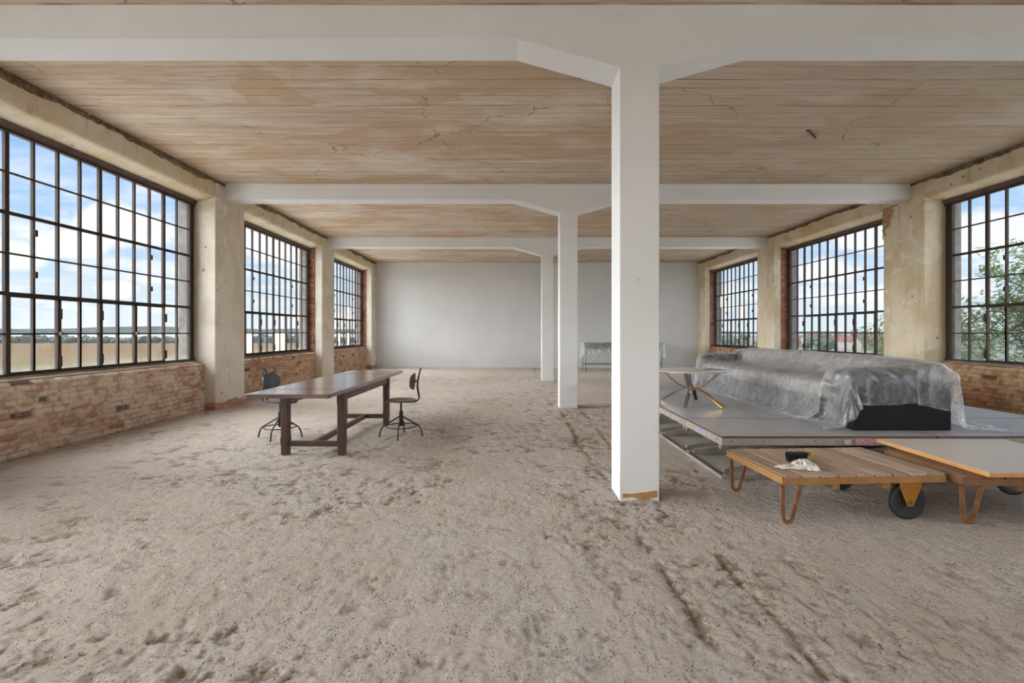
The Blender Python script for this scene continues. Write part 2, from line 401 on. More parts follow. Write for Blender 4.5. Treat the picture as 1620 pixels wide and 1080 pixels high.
def m_glass(name, dirt=.12, col=(.8, .84, .86), frost=0.0):
    m, nt, b = newmat(name); m.node_tree.nodes.remove(b)
    out = m.node_tree.nodes['Material Output']
    tr = nt.add('ShaderNodeBsdfTransparent'); gl = nt.add('ShaderNodeBsdfGlossy'); gl.inputs['Roughness'].default_value = .04
    tr.inputs[0].default_value = (.97, .985, .98, 1)
    df = nt.add('ShaderNodeBsdfDiffuse'); df.inputs[0].default_value = (*col, 1); tl = nt.add('ShaderNodeBsdfTranslucent'); tl.inputs[0].default_value = (*col, 1)
    v = nt.coord('Object')
    g = nt.add('ShaderNodeNewGeometry'); sp = nt.add('ShaderNodeSeparateXYZ'); nt.link(g.outputs['Position'], sp.inputs[0])
    fog = nt.ramp(nt.math('MULTIPLY_ADD', sp.outputs[2], .5, -.35), [(.145, .20), (.20, .05), (.4, .02), (.7, .0)])
    n = nt.ramp(nt.noise(v, 3.0, 6, .65, .4), [(.3, .3), (.7, 1.0)])
    st = nt.ramp(nt.noise(nt.coord('Object', (1, 14, .6)), 3, 4), [(.4, .6), (.7, 1.0)])
    d = nt.math('MULTIPLY', nt.math('MULTIPLY', nt.math('ADD', fog, .03), nt.math('MULTIPLY', n, st)), dirt*6.5, clamp=True)
    d = nt.math('MAXIMUM', d, frost)
    m1 = nt.add('ShaderNodeMixShader'); m1.inputs[0].default_value = .05; nt.link(tr.outputs[0], m1.inputs[1]); nt.link(gl.outputs[0], m1.inputs[2])
    m3 = nt.add('ShaderNodeMixShader'); m3.inputs[0].default_value = .8; nt.link(df.outputs[0], m3.inputs[1]); nt.link(tl.outputs[0], m3.inputs[2])
    m2 = nt.add('ShaderNodeMixShader'); nt.link(d, m2.inputs[0]); nt.link(m1.outputs[0], m2.inputs[1]); nt.link(m3.outputs[0], m2.inputs[2])
    nt.link(m2.outputs[0], out.inputs['Surface']); return m
M_GLASS = m_glass('dusty window glass')
M_GLASSR = m_glass('grimy window glass', .16, (.66, .76, .78))
M_CREAM = m_glass('cream frosted glass', .1, (.62, .54, .40), .6)

def m_wood(name, c1, c2, rough=.45, sc=(1, 12, 12), bump=.15, coat=0.0, scale=1.6, vary=0.0):
    m, nt, b = newmat(name); v = nt.coord('Object', sc)
    n = nt.noise(v, scale, 7, .62, .5); c = nt.mix(nt.ramp(n, [(.3, 0.0), (.7, 1.0)]), c1, c2)
    n2 = nt.noise(nt.coord('Object'), 5, 4); c = nt.mix(nt.ramp(n2, [(.4, 0.0), (.75, .35)]), c, tuple(x*.55 for x in c1))
    if vary:
        oi = nt.add('ShaderNodeObjectInfo'); c = nt.mix(nt.math('MULTIPLY', oi.outputs['Random'], vary), c, tuple(x*.45 for x in c1))
    setc(nt, b, 'Base Color', c); b.inputs['Roughness'].default_value = rough; b.inputs['Coat Weight'].default_value = coat
    b.inputs['Coat Roughness'].default_value = .25
    setc(nt, b, 'Normal', nt.bump(n, bump, .004)); return m

# ================================================================== ROOM SHELL
def grid_mesh(xs, ys, H, name, mat, attr=None, flip=False, parent=None):
    """height field z=H on xs x ys"""
    nx, ny = len(xs), len(ys); X, Y = np.meshgrid(xs, ys)
    co = np.stack([X, Y, H], -1).reshape(-1, 3)
    i = np.arange(nx*ny).reshape(ny, nx)
    q = np.stack([i[:-1, :-1], i[:-1, 1:], i[1:, 1:], i[1:, :-1]], -1).reshape(-1, 4)
    return co, q
def np_mesh(name, co, q, mat, parent=None, col=None, fac=None, smooth=True):
    me = bpy.data.meshes.new(name)
    me.vertices.add(len(co)); me.vertices.foreach_set('co', co.astype(np.float32).ravel())
    me.loops.add(len(q)*4); me.loops.foreach_set('vertex_index', q.astype(np.int32).ravel())
    me.polygons.add(len(q)); me.polygons.foreach_set('loop_start', np.arange(0, len(q)*4, 4, dtype=np.int32))
    me.polygons.foreach_set('loop_total', np.full(len(q), 4, np.int32))
    me.update(calc_edges=True); me.validate()
    if smooth: me.polygons.foreach_set('use_smooth', [True]*len(me.polygons))
    if col is not None:
        a = me.color_attributes.new('Col', 'FLOAT_COLOR', 'POINT')
        cc = np.concatenate([col, np.ones((len(col), 1))], 1).astype(np.float32); a.data.foreach_set('color', cc.ravel())
    if fac is not None:
        a = me.attributes.new('relief', 'FLOAT', 'POINT'); a.data.foreach_set('value', fac.astype(np.float32).ravel())
    me.materials.append(mat); o = bpy.data.objects.new(name, me); C.objects.link(o)
    if parent: o.parent = parent
    return o

# --- floor: hacked, pitted concrete with two cut grooves along the column line
def floor_h(X, Y):
    ax = fbm(X*9+fbm(X*2, Y*2, 5)*2, Y*3.4, 1, 5, .6)                # streaky relief along the hall
    iso = fbm(X*13, Y*13, 11, 5, .65)
    fine = fbm(X*34, Y*30, 21, 4, .7)
    patch = sstep(.40, .62, fbm(X*.55, Y*.7, 31, 4))                   # where the surface is hacked more
    rk = sstep(1.6, 2.4, X+.5*fbm(X, Y*.5, 41, 2)-.25)                 # combed screed on the right
    comb = (np.sin((X+.03*vnoise(X*2, Y*.8, 51))*2*np.pi/.052)*.5+.5)*sstep(.4, .6, fbm(X*1.2, Y*.5, 61, 3))
    pits = sstep(.57, .63, fbm(X*7, Y*8, 71, 4, .6))
    pits2 = sstep(.58, .64, fbm(X*22, Y*19, 81, 3, .6))*(.6+.4*patch)
    h = (ax-.5)*.020*(1-.6*rk)+(iso-.5)*.022*(.55+.65*patch)*(1-.5*rk)+(fine-.5)*.015*(.75+.25*patch)
    h -= pits*.015*(.45+.55*patch)*(1-.5*rk)+pits2*.010*(1-.6*rk)
    h += (comb-.5)*.0065*rk
    bx = X-(COLX0+.18)+.10*(fbm(Y*.9, X*0+3, 91, 3)-.5)
    band = np.exp(-(bx/.30)**4)
    brk1 = sstep(.46, .6, fbm(Y*1.9+5, X*0, 94, 3)); brk2 = sstep(.42, .56, fbm(Y*1.6+2, X*0, 97, 3))
    wob = .05*(fbm(Y*6, X*0, 92, 3)-.5)
    wd = .010+.030*fbm(Y*8, X*0, 98, 3)
    g1 = np.exp(-((bx+.19+wob+.05*(fine-.5)+.05*(iso-.5))/wd)**2)*brk1; g2 = np.exp(-((bx-.22-wob+.05*(fine-.5)+.05*(iso-.5))/wd)**2)*brk2
    h += band*(fbm(X*20, Y*20, 95, 4, .65)-.6)*.030 - (g1+g2)*.018
    flat = np.exp(-(((X-1.25)/.13)**2+((Y-3.35)/.085)**2)**2)+np.exp(-(((X-.95)/.09)**2+((Y-3.22)/.055)**2)**2)
    h = h*.72*(1-np.clip(flat, 0, 1))
    h = np.clip(h+.002, -.09, .010)
    return h
cos, qs, off = [], [], 0
for y0, y1, dy, dx in ((YF, 1.0, .4, .4), (1.0, 5.0, .0125, .0125), (5.0, 9.5, .025, .025), (9.5, YB+.05, .05, .05)):
    xs = np.arange(XL-.35, XR+.35+dx, dx); ys = np.linspace(y0, y1, int(round((y1-y0)/dy))+1)
    if y0 == 1.0: xs = np.concatenate([np.arange(XL-.35, -4.2, .1), np.arange(-4.2, 5.3, dx), np.arange(5.3, XR+.36, .1)])
    X, Y = np.meshgrid(xs, ys); H = floor_h(X, Y)
    co, q = grid_mesh(xs, ys, H, '', None); cos.append(co); qs.append(q+off); off += len(co)
co = np.concatenate(cos); q = np.concatenate(qs)
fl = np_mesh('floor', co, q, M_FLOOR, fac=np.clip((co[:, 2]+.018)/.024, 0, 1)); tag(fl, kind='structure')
tag(MB().box(XL-.68, XR+.68, YF-.3, YB+.3, -.5, -.12).build('floor_slab', M_CRUMB), kind='structure')

# --- ceiling
tag(MB().box(XL-.7, XR+.7, YF-.3, YB+.3, CEIL, CEIL+.25).build('ceiling', M_CEIL), kind='structure')

# --- columns with haunched beams
def beam(y, nm='beam'):
    mb = MB(); hz = 3.862; L = .91
    poly = [(XL-.12, CEIL+.05), (XL-.12, BEAM_Z), (COLX0-L, BEAM_Z), (COLX0, hz), (COLX1, hz), (COLX1+L, BEAM_Z), (XR+.12, BEAM_Z), (XR+.12, CEIL+.05)]
    mb.prism(poly, y, y+COLD)
    o = mb.build(nm, M_WHITE, bevel=.006); tag(o, kind='structure'); return o
M_STRIP = simple('bare orange strip', lin(196, 148, 96), .9, scale=30)
beam_lab = ['white beam nearest the camera', 'second white beam', 'third white beam']
for k, y in enumerate([-1.03]+ROWS):
    beam(y)
    c_ = MB().box(COLX0, COLX1, y, y+COLD, -.10, 3.87).build('column', M_WHITE, bevel=.006); tag(c_, kind='structure')
    if k == 1:
        mb = MB(); xs = np.linspace(COLX0+.025, COLX1-.02, 9); t = [.058, .056, .055, .06, .066, .07, .074, .082, .085]; bt = [.02, .022, .03, .02, .005, .0, .012, .022, .026]
        vs = [(x, y-.004, z) for x, z in zip(xs, t)]+[(x, y-.004, z) for x, z in zip(xs, bt)]
        vs += [(a, y+.004, c2) for a, b_, c2 in vs]
        fs = []
        for i in range(8): fs += [(i, i+1, i+10, i+9), (i+18, i+27, i+28, i+19), (i, i+18, i+19, i+1), (i+9, i+10, i+28, i+27)]
        mb._add(vs, fs); mb.build('bare_strip', M_STRIP, c_)

# --- far wall
bw = MB().box(XL-.68, XR+.68, YB, YB+.3, -.3, CEIL+.2).build('wall_back', M_WHITEB); tag(bw, kind='structure')

# --- bricks as relief
def brick_panel(y0, y1, z0, z1, x, sgn, seed, tone, parent, name='brick_parapet', top_rough=.02, face='x', depth=.25):
    """relief of brick courses on a vertical panel; sgn=+1 faces +x; face 'y' panels face -y and (y0,y1) are x limits"""
    res = .0125; us = np.linspace(y0, y1, int((y1-y0)/res)+1); ws = np.linspace(z0, z1, max(3, int((z1-z0)/res)+1))
    U, W = np.meshgrid(us, ws)
    ch, bl = .077, .262
    wu = U+.012*(fbm(U*4, W*4, seed, 2)-.5); ww = W+.014*(fbm(U*3, W*5, seed+3, 2)-.5)
    row = np.floor(ww/ch); fz = ww/ch-row
    half = (_hash(row, row*0, seed) > .5)
    ln = np.where(half, bl, bl*.52); o_ = _hash(row, row*0+7, seed)*bl
    cu = (wu+o_)/ln; ci = np.floor(cu); fu = cu-ci
    du = np.minimum(fu, 1-fu)*ln; dz = np.minimum(fz, 1-fz)*ch; d = np.minimum(du, dz)
    ed = sstep(.002, .014, d+.006*(fbm(U*30, W*30, seed+5, 3)-.5))
    h1 = _hash(ci, row, seed+9); h2 = _hash(ci, row, seed+17); h3 = _hash(ci, row, seed+23)
    smear = sstep(.42, .58, fbm(U*1.7, W*2.6, seed+31, 4)+tone['smear'])
    miss = (h3 > .972).astype(float)
    rel = ed*(.016+.018*h1)*(1-.3*smear)+(fbm(U*14, W*14, seed+41, 4)-.5)*.018-miss*ed*.045
    top = sstep(z1-.03, z1, W+.03*(fbm(U*7, W*0, seed+51, 3)-.5)); rel -= top*.03
    B = np.array(tone['bricks']); bi = np.clip((h2*len(B)).astype(int), 0, len(B)-1); bc = B[bi]
    mort = np.array(tone['mortar']); sm = np.array(tone['plaster'])
    mo = (.55+.45*sstep(.4, .62, fbm(U*5, W*5, seed+81, 3)))[..., None]; mort = mort*mo
    col = mort+(bc-mort)*ed[..., None]*.95
    k = (smear*(.25+.75*ed)*(.35+.5*fbm(U*9, W*9, seed+61, 3)))[..., None]; col = col*(1-k)+sm*k
    ch_ = sstep(.55, .66, fbm(U*11, W*13, seed+71, 3))[..., None]*.55; col = col*(1-ch_)+np.array(B[0])*ch_*.95
    col = col*(1-.75*(miss*ed)[..., None])
    if face == 'x':
        P = np.stack([x+sgn*rel, U, W], -1)
    else: P = np.stack([U, x-rel, W], -1)
    nu, nw = len(us), len(ws); i = np.arange(nu*nw).reshape(nw, nu)
    q = np.stack([i[:-1, :-1], i[:-1, 1:], i[1:, 1:], i[1:, :-1]], -1).reshape(-1, 4)
    if (face == 'x' and sgn < 0): q = q[:, ::-1]
    P = P.reshape(-1, 3); col = col.reshape(-1, 3)
    if face == 'x' and depth:   # top ledge and ends going back to the core
        t0 = i[-1]; n0 = len(P); Q = P[t0].copy(); Q[:, 0] = x-sgn*depth; Q[:, 2] += .03
        P = np.concatenate([P, Q]); col = np.concatenate([col, np.tile(np.array(tone['plaster'])*.9, (len(Q), 1))])
        j = np.arange(len(Q))+n0; e = np.stack([t0[:-1], t0[1:], j[1:], j[:-1]], -1)
        if sgn < 0: e = e[:, ::-1]
        q = np.concatenate([q, e])
    return np_mesh(name, P, q, M_BRICK, parent, col=col)
TONE_L = dict(bricks=[lin(170, 122, 104), lin(196, 156, 136), lin(206, 172, 152), lin(210, 180, 160), lin(204, 166, 144), lin(214, 188, 168), lin(180, 130, 110), lin(218, 194, 174)],
              mortar=lin(206, 188, 168), plaster=lin(222, 206, 184), smear=.15)
TONE_L2 = dict(bricks=[lin(168, 124, 98), lin(198, 156, 126), lin(204, 164, 134), lin(210, 176, 146), lin(190, 142, 114), lin(214, 182, 154)],
              mortar=lin(196, 170, 144), plaster=lin(214, 188, 158), smear=0.03)
TONE_R = dict(bricks=[lin(150, 102, 76), lin(186, 134, 102), lin(198, 146, 110), lin(204, 158, 122), lin(180, 124, 92), lin(210, 170, 134), lin(200, 136, 106)],
              mortar=lin(188, 158, 124), plaster=lin(210, 180, 140), smear=0.0)
TONE_J = dict(bricks=[lin(150, 88, 70), lin(184, 112, 90), lin(192, 122, 98), lin(168, 98, 80)], mortar=lin(196, 168, 150), plaster=lin(200, 158, 138), smear=-.08)

PIERS = [(-6.95, -5.9), (-1.40, -.35), (4.0, 5.05), (9.23, 10.24), (14.48, 15.47), (19.64, YB)]
OPEN = [(-5.9, -1.40), (-.35, 4.0), (5.05, 9.23), (10.24, 14.48), (15.47, 19.64)]

def side_wall(side):
    s = 1 if side == 'left' else -1          # s: direction into the room
    X0 = XL if s > 0 else XR
    def x(d): return X0-s*d                   # d metres behind the pier face
    mp_, ml = (M_PL, M_LINT) if s > 0 else (M_PR, M_LINTR)
    mb = MB()
    for k, (a, b) in enumerate(PIERS):
        if k >= 4: mb.box(*sorted((x(0), x(.215))), a, b, -.15, CEIL+.02)
        else: mb.box(*sorted((x(0), x(.43))), a, b, -.15, CEIL+.02)
    wobj = mb.build('wall_'+side, mp_, bevel=.018); tag(wobj, kind='structure')
    for k, (a, b) in enumerate(PIERS): MB().box(*sorted((x(.4302), x(.68))), a-.03, b+.03, -.15, CEIL).build('outer_jamb', M_OUTER, wobj)
    for k, (a, b) in enumerate(PIERS):
        if k >= 4: MB().box(*sorted((x(.216), x(.43))), a+.006, b, -.15, CEIL).build('brick_jamb_core', M_SILL, wobj)
        if k >= 4:
            xa, xb = sorted((x(.22), x(.40)))
            brick_panel(xa, xb, .93, 4.03, a+.012, 1, 70+k, TONE_J, wobj, 'brick_jamb', face='y')
    # lintels
    prof = [(0, CEIL+.02), (0, 4.13), (.012, 4.085), (.045, 4.06), (.10, 4.045), (.40, 4.0), (.68, 3.99), (.68, CEIL+.02)]
    for k, (a, b) in enumerate(OPEN):
        m2 = MB(); m2.prism([(x(d), z) for d, z in prof], a-.004, b+.004); m2.build('lintel', ml, wobj, smooth=True, ang=50)
        # core of the parapet, outside half and sill
        MB().box(*sorted((x(.26), x(.68))), a-.002, b+.002, -.15, .90).build('parapet_core', M_SILL, wobj)
        tone = TONE_R if s < 0 else (TONE_L if k == 2 else TONE_L2)
        if k >= 2: brick_panel(a-.004, b+.004, -.06, .905 if k == 2 else .90, x(.228), s, 10+k+(0 if s > 0 else 20), tone, wobj)
        else: MB().box(*sorted((x(.22), x(.27))), a, b, -.15, .90).build('parapet_face', M_SILL, wobj)
        m3 = MB(); sl = [(x(.27), .90), (x(.27), .925), (x(.37), .945), (x(.37), .965), (x(.44), .97), (x(.44), .90)]
        m3.prism(sl, a, b); m3.build('sill', M_SILL if k <= 2 else M_SILLD, wobj)
    # crumbling joint under the ceiling
    rnd = np.random.RandomState(5 if s > 0 else 9)
    ys = np.arange(YF+.5, YB, .03); n = len(ys)
    w1 = (.05+.09*fbm(ys*1.6, ys*0, 3, 3)+.05*(fbm(ys*9, ys*0+2, 13, 3)-.5))*(1 if s > 0 else .75)
    d1 = .012+.03*fbm(ys*7, ys*0, 4, 4); d2 = .01+.04*fbm(ys*9, ys*0+5, 6, 4)
    prof = []
    for j, (dd, zz) in enumerate(((0, 1.0), (.35, .75), (.8, .45), (1.0, .15), (0, 0))):
        jit = (fbm(ys*11, ys*0+j*3, 7+j, 3)-.5)*.02
        prof.append(np.stack([X0+s*(dd*d2*.55+(jit if 0 < j < 4 else 0)+.001), ys, CEIL+.003-w1*(1-zz)*1.0-(d1*.0)], -1))
    P = np.stack(prof, 1).reshape(-1, 3); i = np.arange(n*5).reshape(n, 5)
    q = np.stack([i[:-1, :-1], i[1:, :-1], i[1:, 1:], i[:-1, 1:]], -1).reshape(-1, 4)
    np_mesh('crumbled_joint', P, q, M_CRUMB, wobj, smooth=False)
    return wobj
WL = side_wall('left'); WR = side_wall('right')

# wall behind the camera, with two wide openings
mb = MB().box(XL-.68, XR+.68, YF-.3, YF, -.15, CEIL+.02)
tag(mb.build('wall_front', M_PL), kind='structure')

# ================================================================== WINDOWS
def make_window(no, side, a, b, cream=(), far=False):
    """steel factory window: 12 columns x 6 rows of panes; a..b the opening along Y"""
    s = 1 if side == 'left' else -1; X0 = XL if s > 0 else XR
    xf = X0-s*.398                                  # inner face of the steel
    y0, y1 = a+.085, b-.145 if b-a > 4.1 else b-.10
    pitch = (y1-y0)/12; z0, zp = .99, .486
    root = bpy.data.objects.new('window_%d' % no, None); C.objects.link(root); root.location = (xf, (a+b)/2, 0); tag(root, kind='structure')
    oy = (a+b)/2
    def bx(mb, w0, w1, ya, yb, za, zb): mb.box(*sorted((-s*w0, -s*w1)), ya-oy, yb-oy, za, zb)
    fr = MB()
    bx(fr, -.015, .05, a+.002, y0+.012, .955, 4.0); bx(fr, -.015, .05, y1-.012, b-.002 if b-y1 < .12 else y1+.05, .955, 4.0)
    bx(fr, -.012, .05, a+.002, b-.002, .945, z0+.004); bx(fr, -.02, .05, a+.002, b-.002, 3.895, 3.935)
    if b-y1 >= .12: bx(fr, .01, .05, y1+.045, b-.002, .945, 4.0)
    fr.build('window_frame', M_STEEL, root, bevel=.003)
    tp = MB(); bx(tp, -.05, .03, a+.002, b-.002, 3.955, 4.0); bx(tp, -.03, .03, a+.002, b-.002, 3.93, 3.957)
    tp.build('head_angle', M_STEELT, root, bevel=.003)
    gb = MB()
    for i in range(1, 12):
        y = y0+i*pitch; th = .025 if i in (2, 6, 10) else .0135
        jig = .004*math.sin(i*7.3+no)
        bx(gb, 0, .04, y-th+jig, y+th+jig, z0+(2*zp if i % 2 == 0 and 2 <= i <= 10 else 0), 3.9)
    for j in range(1, 6):
        z = z0+j*zp; th = .021 if j in (2, 4) else .010
        bx(gb, .003, .035, y0, y1, z-th, z+th)
    # hinges and catches of the upper vent
    for yy in (y0+3*pitch, y0+9*pitch):
        for zz in (z0+2*zp+.25, z0+3.6*zp): bx(gb, -.02, .02, yy-.012, yy+.026, zz-.03, zz+.05)
    gb.build('glazing_bars', M_STEEL, root)
    for c in range(4):                               # four side-hung casements in the bottom rows
        ya, yb = y0+(2+2*c)*pitch, y0+(4+2*c)*pitch; cm = MB(); t = .026
        if c == 0: bx(cm, -.012, .034, ya-.030, ya, z0, z0+2*zp)
        bx(cm, -.012, .034, ya+.002, ya+t, z0+.004, z0+2*zp-.02); bx(cm, -.012, .034, yb-t, yb-.002, z0+.004, z0+2*zp-.02)
        bx(cm, -.012, .034, ya+.003, yb-.003, z0+.004, z0+.022); bx(cm, -.012, .034, ya+.003, yb-.003, z0+2*zp-.04, z0+2*zp-.02)
        m_ = (ya+yb)/2; bx(cm, .0, .034, m_-.013, m_+.013, z0, z0+2*zp-.02)
        co_ = cm.build('casement', M_STEEL, root)
        if c in (0, 2):
            h = MB(); bx(h, -.055, -.012, yb-.02, yb+.014, z0+zp-.022, z0+zp+.022); bx(h, -.06, -.04, yb-.01, yb+.055, z0+zp-.014, z0+zp+.014); h.build('handle', M_STEELT, co_)
        if c in (0, 1, 3):
            hg = MB()
            for zz in (z0+.12, z0+2*zp-.22): bx(hg, -.03, 0, yb-.012, yb+.022, zz-.07, zz+.07)
            hg.build('hinge', M_STEEL, co_)
    gp = MB(); gc = MB()
    for i in range(12):
        for j in range(6):
            ya, yb = y0+i*pitch, y0+(i+1)*pitch; za, zb = z0+j*zp, z0+(j+1)*zp
            X_ = -s*.02; tgt = gc if (i, j) in cream else gp
            tgt._add([(X_, ya-oy, za), (X_, yb-oy, za), (X_, yb-oy, zb), (X_, ya-oy, zb)], [(0, 1, 2, 3)])
    gp.build('glass_panes', M_GLASS if s > 0 else M_GLASSR, root, fixn=False)
    if cream: gc.build('frosted_panes', M_CREAM, root, fixn=False)
    return root
creamL = {3: [(2, 0), (6, 0), (7, 0)], 4: [(2, 0), (2, 1), (4, 0), (7, 0), (7, 2)]}
num = 1
for side in ('left', 'right'):
    for k, (a, b) in enumerate(OPEN):
        if k < 1: continue
        cr = ()
        if side == 'left' and k in creamL: cr = creamL[k]
        if side == 'right' and k == 4: cr = ((5, 2), (10, 3))
        make_window(num, side, a, b, cr); num += 1
def olin(*c): return tuple(x*.40 for x in lin(*c))
# ================================================================== OUTSIDE
GZ = -10.0
M_FIELD = None
def m_field():
    m, nt, b = newmat('stubble field'); g = nt.add('ShaderNodeNewGeometry'); sp = nt.add('ShaderNodeSeparateXYZ'); nt.link(g.outputs['Position'], sp.inputs[0])
    y = nt.math('ADD', sp.outputs[1], nt.math('MULTIPLY', nt.noise(nt.coord('Object', (.01, .01, 1)), 1, 3), 60))
    c = nt.ramp(nt.math('MULTIPLY', y, .001), [(.10, olin(112, 112, 80)), (.17, olin(126, 115, 82)), (.24, olin(132, 113, 80)), (.33, olin(130, 103, 73)), (.50, olin(132, 110, 82))])
    n = nt.ramp(nt.noise(nt.coord('Object', (.012, .2, 1)), 1.5, 5), [(.4, 0.0), (.7, .35)])
    c = nt.mix(n, c, olin(120, 99, 70)); setc(nt, b, 'Base Color', c); b.inputs['Roughness'].default_value = 1.0; b.inputs['Specular IOR Level'].default_value = 0; return m
tag(MB().box(-1600, -9, -400, 560, GZ-1, GZ).build('field_ground', m_field()), kind='structure')
M_BOUNCE = simple('pale bounce ground', lin(232, 226, 216), 1.0, scale=.3, bump=0, var=.03)  # unseen pale ground, added on both sides to bounce light onto the ceiling
tag(MB().box(-95, -6.6, -90, 110, GZ+.01, GZ+.06).build('bounce_ground', M_BOUNCE), kind='structure')
tag(MB().box(XR+.9, 95, -90, 110, GZ+.01, GZ+.06).build('bounce_ground', M_BOUNCE), kind='structure')
M_TOWNG = simple('town ground', olin(100, 106, 92), 1.0, scale=.02, bump=0, col2=olin(120, 108, 104))
tag(MB().box(9.5, 1700, -300, 1600, GZ-1, GZ-.01).build('town_ground', M_TOWNG), kind='structure')
def m_hill(name, c1, c2, c3):  # aerial haze is painted into the muted, bluish colours
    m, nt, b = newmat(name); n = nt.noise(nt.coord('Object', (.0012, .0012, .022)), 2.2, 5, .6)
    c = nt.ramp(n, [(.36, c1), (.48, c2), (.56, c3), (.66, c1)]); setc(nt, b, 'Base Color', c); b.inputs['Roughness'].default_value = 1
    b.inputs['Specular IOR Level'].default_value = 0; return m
def hill(name, x0, x1, y, dep, z0, hf, mat):
    xs = np.linspace(x0, x1, 120); vs = []; fs = []
    for i, X_ in enumerate(xs):
        hh = hf(X_)
        for j, (t, k_) in enumerate(((0, 0), (.25, .42), (.55, .78), (1, 1), (1.4, .7))): vs.append((X_*(1+.18*t), y+dep*t, z0+(hh-z0)*k_))
    for i in range(119):
        for j in range(4): a = i*5+j; fs.append((a, a+5, a+6, a+1))
    mb = MB(); mb._add(vs, fs); o = mb.build(name, mat, smooth=True, fixn=False); tag(o, kind='structure'); return o
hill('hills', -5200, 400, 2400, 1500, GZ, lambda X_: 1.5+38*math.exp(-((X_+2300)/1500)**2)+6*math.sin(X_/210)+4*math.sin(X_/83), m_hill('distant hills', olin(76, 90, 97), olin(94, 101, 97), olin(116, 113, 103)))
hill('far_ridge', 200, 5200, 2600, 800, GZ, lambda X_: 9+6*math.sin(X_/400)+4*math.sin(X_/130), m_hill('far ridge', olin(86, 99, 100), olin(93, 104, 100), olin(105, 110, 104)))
M_BELT = simple('tree belt leaves', olin(66, 82, 66), 1.0, scale=.2, bump=0, col2=olin(46, 64, 58))
M_TLEAF = simple('town tree leaves', olin(72, 90, 68), 1.0, scale=.6, bump=0, col2=olin(50, 70, 56))
rnd = random.Random(4)
mb = MB()
for i in range(520):
    X_ = -1150+i*2.3; h = rnd.uniform(4.5, 7.5)*(1+.15*math.sin(i/19)); y_ = 505+rnd.uniform(-9, 12)
    mb.blob((X_, y_, GZ+h*.55), rnd.uniform(4, 7), rnd.uniform(3, 6), h*.62, i, 1, .2)
belt = mb.build('tree_belt', M_BELT, smooth=True, fixn=False); tag(belt, 'long belt of dark green trees edging the far side of the tan field', 'trees', kind='stuff')

M_BARK = simple('grey brown bark', olin(96, 84, 72), .95, scale=6, bump=.5)
# trees of the town: one built, the rest copies
def town_tree_proto(sub=2, seed=0, tall=1.0):
    t = thing('distant_tree', None, 'tree')
    mb = MB(); r_ = random.Random(seed)
    for i in range(9):
        a = r_.uniform(0, 6.28); d = r_.uniform(0, 2.2)
        mb.blob((d*math.cos(a), d*math.sin(a), 4.2*tall+r_.uniform(-1.4, 1.8)*tall), r_.uniform(1.4, 2.4), r_.uniform(1.4, 2.4), r_.uniform(1.2, 2.0)*tall, i+seed*10, sub, .3)
    mb.build('crown', M_TLEAF, t, smooth=True, fixn=False); MB().lathe([(.25, 0), (.16, 3.6)], n=6).build('trunk', M_BARK, t, smooth=True)
    return t
HP = [(1344, 330, 0, 10, 'white gabled house with a red roof, nearest in the town beyond the middle right-hand window'), (1318, 390, 1, 80, ''), (1300, 470, 0, 60, ''), (1281, 420, 2, 85, ''), (1262, 500, 1, 70, ''), (1362, 430, 2, 95, ''),
      (1378, 520, 1, 40, ''), (1391, 400, 0, 100, ''), (1330, 560, 2, 60, ''), (1310, 640, 1, 90, ''), (1352, 620, 0, 100, ''), (1285, 600, 0, 20, ''), (1150, 470, 2, 80, ''), (1178, 560, 1, 60, ''), (1370, 300, 2, 88, ''), (1250, 350, 1, 95, '')]
tp1 = town_tree_proto(2, 1); tp2 = town_tree_proto(2, 2, 1.0)
pts = [(o_, y_) for o_, y_ in []]
r2 = random.Random(11); first = {0: True, 1: True}; placed = [((h_[0]-807)/F*h_[1], h_[1]) for h_ in HP]
for i in range(46):
    px = r2.uniform(1110, 1420); yy = r2.choice([r2.uniform(190, 300), r2.uniform(300, 520), r2.uniform(520, 800)])
    if i < 16: px = r2.uniform(1112, 1205); yy = r2.uniform(130, 330)
    for tr_ in range(60):
        X_ = (px-807)/F*yy
        if all(math.hypot(X_-a_, yy-b_) > 13 for a_, b_ in placed): break
        px = r2.uniform(1112, 1205) if i < 16 else r2.uniform(1110, 1420); yy = r2.uniform(150, 330) if i < 16 else r2.uniform(250, 800)
    placed.append(((px-807)/F*yy, yy))
    k = i % 2; pr = (tp1, tp2)[k]
    if first[k]: t = pr; first[k] = False
    else: t = copy_tree(pr)
    sc_ = r2.uniform(.8, 1.25)*(1 if yy < 300 else 1.25); t.location = ((px-807)/F*yy, yy, GZ); t.scale = (sc_, sc_, sc_*r2.uniform(.8, 1.05)); t.rotation_euler = (0, 0, r2.uniform(0, 6))
    if i < 16: tag(t, 'round leafy tree in the green belt beyond the farthest right-hand window', 'tree', 'trees beyond the farthest right-hand window')
    else: tag(t, 'round leafy tree among the houses of the town beyond the right-hand windows', 'tree', 'trees among the houses of the town')
# slim poplars on the skyline
pp = thing('poplar', None, 'tree'); MB().blob((0, 0, 8), 1.3, 1.3, 7.6, 3, 2, .12).build('crown', M_BELT, pp, smooth=True, fixn=False); MB().lathe([(.3, 0), (.15, 3)], n=6).build('trunk', M_BARK, pp)
for i, px in enumerate((1347, 1351, 1356, 1378, 1383, 1391, 1274, 1262)):
    t = pp if i == 0 else copy_tree(pp); yy = 760+i*9; t.location = ((px-807)/F*yy, yy, GZ); t.scale = (1, 1, .9+.12*(i % 3))
    tag(t, 'slim dark poplar standing up on the skyline beyond the right-hand windows', 'tree', 'poplars on the skyline')
